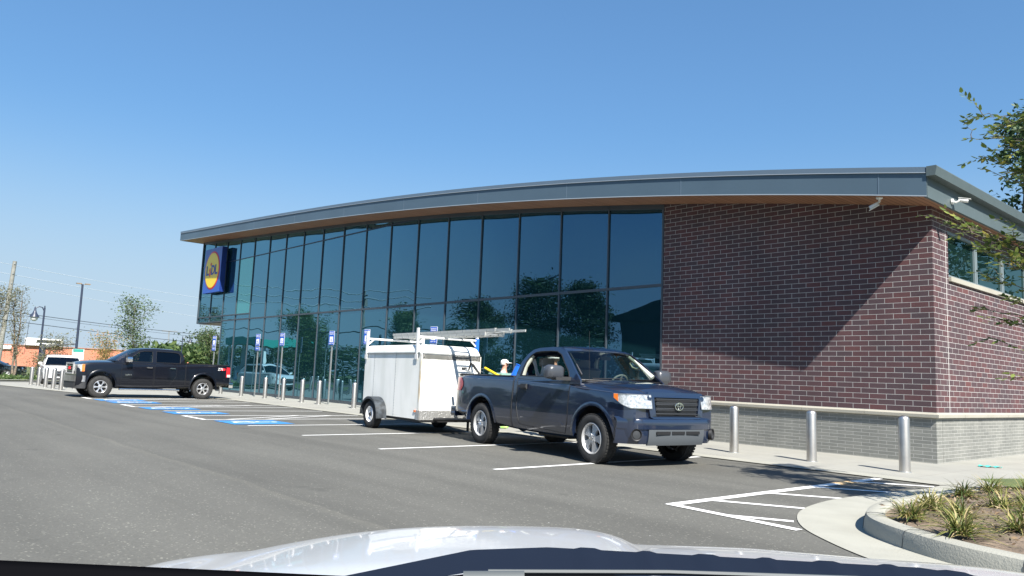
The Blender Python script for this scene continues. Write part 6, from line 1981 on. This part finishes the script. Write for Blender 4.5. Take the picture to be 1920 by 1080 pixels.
# the sapling in the island: long arching twigs with leaves in two ranks
def twig_tree():
    rnd = random.Random(77)
    t = thing('young_tree', 'young leafy tree in the island whose branches reach in from the right edge', 'tree', (-1.75, 9.45, .14))
    O = Vector((-1.75, 9.45, .14))
    tb = MB(); lb = MB()
    main = [Vector((0, 0, 0)), Vector((-.02, .0, 1.1)), Vector((.03, .02, 2.2)), Vector((-.05, .03, 3.2)), Vector((-.02, 0, 4.2)), Vector((-.12, .05, 5.0)), Vector((-.1, .0, 5.6))]
    tb.tube(main, [.05, .045, .038, .03, .022, .014, .006], 8)
    def tw(p0, p1, bend, r, leaves, side=True):
        n = 9; q = []
        for i in range(n + 1):
            s_ = i / n; q.append(p0.lerp(p1, s_) + Vector((0, 0, bend * sin(pi * s_))) + Vector((rnd.gauss(0, .012), rnd.gauss(0, .012), rnd.gauss(0, .012))) * (s_ > 0))
        tb.tube(q, [r * (1 - .85 * i / n) for i in range(n + 1)], 5)
        d = (p1 - p0).normalized(); sdv = d.cross(Vector((0, 0, 1))).normalized()
        for k in range(leaves):
            s_ = lerp(.22, 1.0, k / max(1, leaves - 1)); i = min(n - 1, int(s_ * n)); p = q[i].lerp(q[i + 1], s_ * n - i)
            u = (d * .7 + sdv * (1 if k % 2 else -1) * .8 + Vector((0, 0, rnd.uniform(-.75, .15)))).normalized(); w_ = u.cross(Vector((rnd.gauss(0, .3), rnd.gauss(0, .3), 1))).normalized()
            L = rnd.uniform(.055, .105); W_ = L * .42; m_ = len(lb.v)
            c = u.cross(w_) * L * .08
            lb.v += [tuple(p), tuple(p + u * L * .30 + w_ * W_ * .5), tuple(p + u * L * .70 + w_ * W_ * .38 - c), tuple(p + u * L - c * 2), tuple(p + u * L * .70 - w_ * W_ * .38 - c), tuple(p + u * L * .30 - w_ * W_ * .5)]
            lb.f.append((m_, m_ + 1, m_ + 2, m_ + 3, m_ + 4, m_ + 5))
        return q
    def branch(p0, p1, r, nsub, seedleaf=22, bend=.08, sub_l=.30, down=.0):
        q = tw(p0, p1, bend, r, seedleaf)
        L = (p1 - p0).length
        for k in range(nsub):
            s_ = rnd.uniform(.25, .98); i = min(8, int(s_ * 9)); b0 = q[i].lerp(q[i + 1], s_ * 9 - i)
            d = (p1 - p0).normalized() + Vector((rnd.gauss(0, .55), rnd.gauss(0, .55), rnd.gauss(.05 - down, .45)))
            tw(b0, b0 + d.normalized() * sub_l * rnd.uniform(.5, 1.2), rnd.uniform(-.03, .05), r * .4, rnd.randint(6, 12))
    # branches reaching towards the building corner, pinned to what the photograph shows
    def toward(px_, py_, dist):
        d = fwd * 1430.68 + r2 * (px_ - 960) + u2 * (540 - py_); d = d / math.hypot(d.x, d.y)
        return Vector((0, 0, 1.24)) + d * dist - O
    tgt = [(1822, 222, 9.7, 4.1, 7, .10), (1808, 262, 9.9, 4.0, 3, .05), (1862, 300, 9.5, 3.5, 5, .05), (1890, 235, 9.5, 4.4, 5, .05),
           (1722, 402, 9.6, 2.7, 1, .05), (1775, 418, 9.6, 2.6, 5, .05), (1806, 428, 9.4, 2.5, 9, .05), (1832, 465, 9.6, 2.4, 9, .05), (1862, 408, 9.4, 2.8, 4, .05), (1855, 515, 9.3, 2.2, 7, .0), (1885, 485, 9.3, 2.3, 9, .02),
           (1848, 592, 9.4, 2.0, 3, -.02), (1878, 640, 9.3, 1.8, 4, -.05), (1830, 575, 9.5, 2.0, 1, .03), (1893, 700, 9.2, 1.6, 3, -.08), (1902, 560, 9.2, 2.0, 5, -.03), (1840, 315, 9.8, 3.2, 1, .05), (1905, 330, 9.5, 3.3, 4, .04), (1900, 275, 9.4, 3.8, 8, .05), (1885, 320, 9.6, 3.5, 6, .02), (1912, 225, 9.3, 4.2, 8, .05), (1868, 455, 9.4, 2.5, 9, .03), (1905, 500, 9.2, 2.4, 10, .0), (1900, 450, 9.4, 2.6, 9, .03)]
    for px_, py_, dist, z0, ns, bd in tgt:
        z0 = z0 - .3; i = next(k for k in range(6) if main[k + 1].z > z0); s0 = (z0 - main[i].z) / (main[i + 1].z - main[i].z)
        branch(main[i].lerp(main[i + 1], s0), toward(px_, py_, dist), .012, ns, 26, bd)
    # rest of the crown (outside the frame; throws the shadow)
    for k in range(40):
        z0 = rnd.uniform(1.9, 5.2); i = next(k2 for k2 in range(6) if main[k2 + 1].z > z0); s0 = (z0 - main[i].z) / (main[i + 1].z - main[i].z); p0 = main[i].lerp(main[i + 1], s0)
        a = rnd.uniform(-1.3, 1.0); ln = rnd.uniform(.7, 1.25)
        branch(p0, p0 + Vector((cos(a), sin(a), rnd.uniform(.3, .8))) * ln, .011, 12, 24, .05)
    tb.build('trunk', M['bark'], t, 60); lb.build('crown', M['leaf_young'], t)
twig_tree()

# pines behind the building on the right
tree('pine_tree', 'tall open pine rising behind the roof at the right edge', 'tree', (-15.1, 58.5, 0), 20.5, 7.5, 5, 5200, .36, M['leaf_pine'], .55, 'oval', None, 26, clump_r=.045, r0=.22)
tree('pine_tree', 'second pine mostly beyond the right frame edge behind the roof', 'tree', (-10.0, 57, 0), 23, 9, 6, 6000, .40, M['leaf_pine'], .45, 'oval', None, 34, clump_r=.05, r0=.25)
for x, y, h, sd_, lab in ((5.5, 47, 15, 41, 'dark tree behind the lot, mirrored in the nearest clerestory window'), (13, 52, 17, 42, 'tall dark tree mirrored in the side windows'), (22, 60, 18, 43, 'dark tree farthest right of the side wall')):
    tree('shade_tree', lab, 'tree', (x, y, 0), h, 11, sd_, 6000, .42, M['leaf_dark'], .08, 'oval', 'trees east of the store', 40, clump_r=.09)
# trees at the left
tree('young_tree', 'tall loose green tree behind the black truck cab', 'tree', (-55.5, 14.95, 0), 5.5, 3.3, 11, 3800, .15, M['leaf_green'], .22, 'vase', 'trees along the far road', 34, clump_r=.085)
tree('young_tree', 'narrow half bare tree beside the leaning utility pole', 'tree', (-61.8, 9.35, 0), 6.3, 2.0, 12, 2400, .12, M['leaf_brownish'], .18, 'upright', 'trees along the far road', 40, clump_r=.10, stems=2)
tree('young_tree', 'narrow tree cut by the left frame edge', 'tree', (-61.6, 7.75, 0), 5.9, 2.3, 13, 3200, .13, M['leaf_brownish'], .12, 'upright', 'trees along the far road', 36, clump_r=.11, stems=2)
tree('young_tree', 'small airy tree beside the far parking sign, left of the glass', 'tree', (-51.5, 18.9, 0), 3.6, 2.4, 14, 1700, .13, M['leaf_green'], .2, 'vase', 'trees along the far road', 22, clump_r=.09)
tree('young_tree', 'sapling with orange leaves low behind the black truck windscreen', 'tree', (-54.0, 13.2, 0), 2.9, 2.6, 15, 2200, .12, M['leaf_autumn'], .1, 'vase', 'trees along the far road', 24, clump_r=.12)
tree('small_pine', 'small pointed evergreen against the orange wall above the white car', 'tree', (-75, 17.9, 0), 2.6, 2.0, 16, 1500, .14, M['leaf_autumn'], .1, 'cone', 'trees along the far road', 26, clump_r=.10)
tree('small_pine', 'tiny evergreen against the orange wall between white car and black truck', 'tree', (-75, 22.2, 0), 1.9, 1.6, 17, 900, .13, M['leaf_dark'], .1, 'cone', 'trees along the far road', 20, clump_r=.10)
tree('bush', 'tall shrub on the verge left of the white car', 'bush', (-58.8, 11.0, 0), 2.6, 2.6, 18, 2200, .13, M['leaf_brownish'], .05, 'vase', 'shrubs on the verge', 22, clump_r=.13)
tree('bush', 'rounded shrub on the verge beside the dark car', 'bush', (-58.0, 10.1, 0), 1.5, 2.0, 19, 1300, .12, M['leaf_brownish'], .05, 'oval', 'shrubs on the verge', 18, clump_r=.15)
def verge_grass():
    rnd = random.Random(3); b = MB()
    for k in range(2600):
        x = rnd.uniform(-58, -53.6); y = rnd.uniform(5, 12.3); leaf_quad(b, Vector((x, y, .05 + rnd.random() * .15)), .22, rnd)
    tag(b.build('ground_cover', M['leaf_green']), 'low green ground cover on the far verge', 'ground cover', kind='stuff')
verge_grass()
def woodland():
    rnd = random.Random(8); b = MB()
    def mass(x0, y0, x1, y1, hh, n, dep=8, ls=.9):
        for k in range(n):
            s_ = rnd.random(); x = lerp(x0, x1, s_) + rnd.gauss(0, dep * .3); y = lerp(y0, y1, s_) + rnd.gauss(0, dep * .3)
            top = hh * (.70 + .22 * sin(s_ * 23) + .16 * sin(s_ * 57 + 1))
            z = top * (1 - rnd.random() ** 2.2); leaf_quad(b, Vector((x, y, z)), ls, rnd)
    mass(-112, 38, -96, 62, 4.4, 7000)
    mass(-150, 45, -136, 100, 5.4, 5200, 10, 1.4)
    return b
tag(woodland().build('woodland', M['leaf_green']), 'far green wood beyond the road behind the black truck bed', 'wood', kind='stuff')
tree('broad_tree', 'round topped tree in the distance above the far wood', 'tree', (-128, 46.5, 0), 6.6, 8, 21, 2600, .5, M['leaf_dark'], .2, 'oval', None, 26, clump_r=.10)

# ------------------------------------------------------------------ far buildings and poles at the left
def mall():
    t = thing('brick_store', 'long orange brick store far behind the road with white rooftop unit', 'building', (-160, 30, 0))
    def part(b, name, m_): o = b.build(name, m_, t); o.matrix_parent_inverse = Matrix.Translation((160, -30, 0)); return o
    b = MB(); b.box((-175, 8, -1), (-166.5, 62, 3.85)); part(b, 'wall', M['orange_brick'])
    b = MB(); b.box((-175.1, 7.9, 3.85), (-166.3, 62.1, 4.0)); part(b, 'parapet', mat('parapet', (.38, .2, .15), .7))
    b = MB(); b.box((-167.0, 26.3, 4.0), (-165.8, 32.4, 5.35)); o = part(b, 'roof_unit', M['sign_white'])
    b = MB(); b.box((-165.85, 28.0, 4.55), (-165.75, 32.0, 5.1)); part(b, 'unit_louvre', M['dark_roof'])
    b = MB(); b.box((-166.4, 43.0, 1.6), (-166.0, 44.0, 2.4)); part(b, 'wall_vent', M['dark_roof'])
    b = MB(); b.box((-166.4, 8, 3.1), (-166.1, 24.2, 3.75)); part(b, 'sign_band', M['sign_white'])
mall()
def pole(name, label, cat, p0, p1, r, m_, group=None):
    t = thing(name, label, cat, p0, 0, group); b = MB(); b.tube([(0, 0, 0), tuple(Vector(p1) - Vector(p0))], [r, r * .75], 10); b.build('pole', m_, t, 50); return t
# parking-lot mast with two flat heads and a pole sign
t = pole('lamp_mast', 'tall dark lot light mast with flat twin heads and green and white sign', 'street lamp', (-64.6, 13.55, 0), (-64.6, 13.5, 7.08), .10, M['blue_pole'])
for sd in (-1, 1):
    b = MB(); b.cbox((0, sd * .30, 7.12), (.30, .34, .07)); b.cbox((0, sd * .10, 7.08), (.05, .1, .05)); b.build('lamp_head', mat('bronze', (.25, .18, .12), .5), t)
b = MB(); b.cbox((.16, .1, 1.80), (.02, .78, .80)); o = b.build('pole_sign', M['sign_white'], t)
b = MB(); b.cbox((.175, .1, 2.08), (.01, .70, .22)); b.build('sign_header', M['teal_paint'], o)
# lantern lamps
def lantern(label, p, H, arm, s=1.0):
    t = pole('lantern_lamp', label, 'street lamp', p, (p[0], p[1], H), .075, M['blue_pole'], 'bell lantern street lamps')
    b = MB(); b.tube([(0, 0, H - .3), (0, arm * .25, H - .02), (0, arm * .6, H + .02), (0, arm, H - .12)], .035, 6); b.lathe([(.0001, .12), (.05, .08), (.0001, 0)], 8, Matrix.Translation((0, 0, H))); b.build('arm', M['blue_pole'], t, 50)
    b = MB(); b.lathe([(.0001, .02), (.05, .0), (.08, -.22), (.14, -.38), (.30, -.62), (.31, -.66)], 16, Matrix.Translation((0, arm, H - .05))); b.build('lantern_hood', M['blue_pole'], t, 50)
    b = MB(); b.lathe([(.24, -.64), (.20, -.82), (.10, -.92), (.0001, -.94)], 14, Matrix.Translation((0, arm, H - .05))); b.build('lantern_glass', M['sign_white'], t, 50)
lantern('bell lantern lamp left of the lot light mast, hood on its left', (-60.1, 10.42, 0), 4.85, -.55)
lantern('bell lantern lamp over the far wood, hood on its right', (-104.4, 34.2, 0), 5.1, 1.0)
t = pole('lamp_mast', 'thin far light mast with a flat head above the wood', 'street lamp', (-162.3, 50.5, 0), (-162.3, 50.4, 8.1), .16, M['galv'])
b = MB(); b.cbox((0, 0, 8.15), (.3, 3.0, .22)); b.build('lamp_head', M['galv'], t)
# traffic signal mast arm
t = pole('signal_mast', 'grey traffic signal mast arm curving over the far road', 'traffic signal', (-147.7, 26.0, 0), (-147.7, 26.1, 4.0), .42, M['dark_paint_pole'])
b = MB(); b.tube([(0, .2, 3.4), (0, 1.5, 3.75), (.3, 3.2, 4.1), (.5, 5.0, 4.3)], [.25, .2, .14, .1], 8); b.build('mast_arm', M['dark_paint_pole'], t, 50)
for k in range(3):
    b = MB(); b.cbox((.4, 1.6 + k * 1.2, 3.95 + k * .15 + .1), (.12, .14, .9)); b.build('signal_bracket', M['galv'], t)
# leaning utility pole with lines
UP0, UP1 = Vector((-82.2, 11.05, 0)), Vector((-82.2, 11.48, 10.16))
t = pole('utility_pole', 'leaning grey utility pole at the left carrying power lines', 'utility pole', UP0, UP1, .22, M['wood_pole'])
b = MB()
for z in (9.9, 9.0, 8.1): b.lathe([(.0001, .06), (.06, .04), (.06, -.04), (.0001, -.06)], 8, Matrix.Translation(Vector((.18, .0, z)) + Vector((0, .42 * z / 10.16, 0))))
b.build('insulator', M['galv'], t)
def at_px(x, y, dist):
    d = fwd * 1430.68 + r2 * (x - 960) + u2 * (540 - y); d = d / math.hypot(d.x, d.y)
    return Vector((0, 0, 1.24)) + d * dist
def line(label, pa, pb, r, m_, sag=.6, grp='overhead power lines'):
    a, c = pa, pb; pts = []
    for i in range(25):
        s_ = i / 24; p = a.lerp(c, s_); p.z -= sag * 4 * s_ * (1 - s_); pts.append(tuple(p))
    b = MB(); b.tube(pts, r, 5, caps=False); o = b.build('power_line', m_, smooth=60); tag(o, label, 'power line', grp)
A = [at_px(-60, 480, 80), at_px(-60, 499, 80), at_px(-60, 516, 80), at_px(-60, 573, 80), at_px(-60, 577, 80), at_px(-60, 590, 80)]
Bq = [at_px(560, 582, 130), at_px(560, 597, 130), at_px(560, 618, 130), at_px(560, 640, 130), at_px(560, 645, 130), at_px(560, 655, 130)]
labs = ['topmost pale power line from the top of the utility pole', 'second pale power line below the pole top', 'third pale power line, above the lantern lamp', 'upper one of the dark power lines crossing the lantern lamp', 'thin middle one of the low dark power lines', 'lowest dark power line above the orange store']
for i in range(6):
    line(labs[i], A[i], Bq[i], .018 if i < 3 else (.028 if i != 4 else .015), M['wire_pale'] if i < 3 else M['wire'], .5)
line('loose dark cable hanging in an arc right of the utility pole', at_px(55, 602, 80), at_px(45, 664, 80), .02, M['wire'], 0.0)

# ------------------------------------------------------------------ across the lot, seen mirrored in the shop glass
rt_ = [(-47.5, 10.4, 5.6, 31, 'dark full tree across the lot, tallest of the mirrored pair', 'oval'), (-42.6, 9.6, 4.6, 32, 'dark full tree across the lot beside the dark roofed building', 'oval'), (-57.0, 8.6, 6.0, 33, 'broad tree across the lot mirrored in the middle of the glass', 'oval'),
       (-70.0, 8.4, 4.4, 34, 'bushy tree across the lot mirrored left of the ladder', 'oval'), (-92.0, 7.8, 7.0, 35, 'loose tree across the lot mirrored above the parking signs', 'vase')]
for x, h, w, sd, lab, shp in rt_:
    tree('shade_tree', lab, 'tree', (x, -15, 0), h, w, sd, 17000, .25, M['leaf_dark'] if x > -60 else M['leaf_green'], .12, shp, 'trees across the lot', 40, clump_r=.10)
def hedge():
    rnd = random.Random(12); b = MB()
    for k in range(26000):
        x = rnd.uniform(-140, -36); hh = 3.4 + .7 * sin(x * .35) + .5 * sin(x * .9 + 1) + .3 * sin(x * 2.3)
        leaf_quad(b, Vector((x, -17 + rnd.gauss(0, .9), hh * (1 - rnd.random() ** 1.8))), .42, rnd)
    tag(b.build('thicket', M['leaf_dark']), 'dense green thicket along the far side of the lot', 'thicket', kind='stuff')
hedge()
def dark_building():
    t = thing('dark_building', 'low dark building across the lot with a stepped roof', 'building', (-32, -18, 0))
    b = MB(); b.box((-8, -4, 0), (16, 2, 6.2)); b.build('wall', mat('dark_wall', (.05, .055, .06), .8), t)
    b = MB(); b.prism([(-9, 6.2), (16, 6.2), (16, 6.9), (2, 7.1), (-.5, 7.8), (-4.5, 7.8), (-7, 7.0), (-9, 6.7)], [], 0, 6.4, Matrix.Translation((0, 2.2, 0)) @ Matrix.Rotation(radians(90), 4, 'X')); bm_fix(b.build('roof', M['dark_roof'], t))
    for k in range(4):
        b = MB(); b.box((-6 + k * 5, 2.0, 1.2), (-3.2 + k * 5, 2.06, 3.6)); b.build('window', M['dark_glass'], t)
dark_building()
def petrol_canopy():
    t = thing('petrol_canopy', 'teal fuel station canopy on white columns across the road', 'canopy', (-108, -17, 0))
    b = MB(); b.box((-5.5, -4, 4.5), (5.0, 4, 5.6)); b.build('canopy_roof', M['teal_paint'], t)
    for x in (-4.5, 4.0):
        for y in (-3, 3): b = MB(); b.box((x - .25, y - .25, 0), (x + .25, y + .25, 4.5)); b.build('column', M['sign_white'], t)
petrol_canopy()
t = pole('utility_pole', 'dark utility pole across the lot, mirrored in the glass', 'utility pole', (-77, -15, 0), (-77, -14.9, 10.6), .16, M['wood_pole'])
b = MB(); b.cbox((0, .1, 9.9), (1.8, .12, .12)); b.cbox((.3, .1, 9.2), (.45, .4, .7)); b.build('crossarm', M['wood_pole'], t)
t = pole('lamp_mast', 'dark lot light mast across the lot with one curved head', 'street lamp', (-43.9, -13, 0), (-43.9, -13, 9.7), .10, M['blue_pole'])
b = MB(); b.tube([(0, 0, 9.6), (-.5, .1, 9.95), (-1.3, .2, 9.9)], .06, 6); b.cbox((-1.5, .2, 9.85), (.7, .3, .12)); b.build('lamp_head', M['blue_pole'], t, 50)
for i, (pa, pb) in enumerate((((-125, -12, 14.8), (-60, -12, 9.1)), ((-125, -12, 13.4), (-60, -12, 8.4)), ((-125, -12, 12.5), (-60, -12, 7.6)), ((-125, -12, 7.6), (-60, -12, 5.6)))):
    line(['uppermost pale line across the lot', 'middle pale line across the lot', 'lowest of the three pale lines across the lot', 'dark low line across the lot'][i], Vector(pa), Vector(pb), .06, M['wire_light'] if i < 3 else M['wire'], .3, 'power lines across the lot')
#R>>
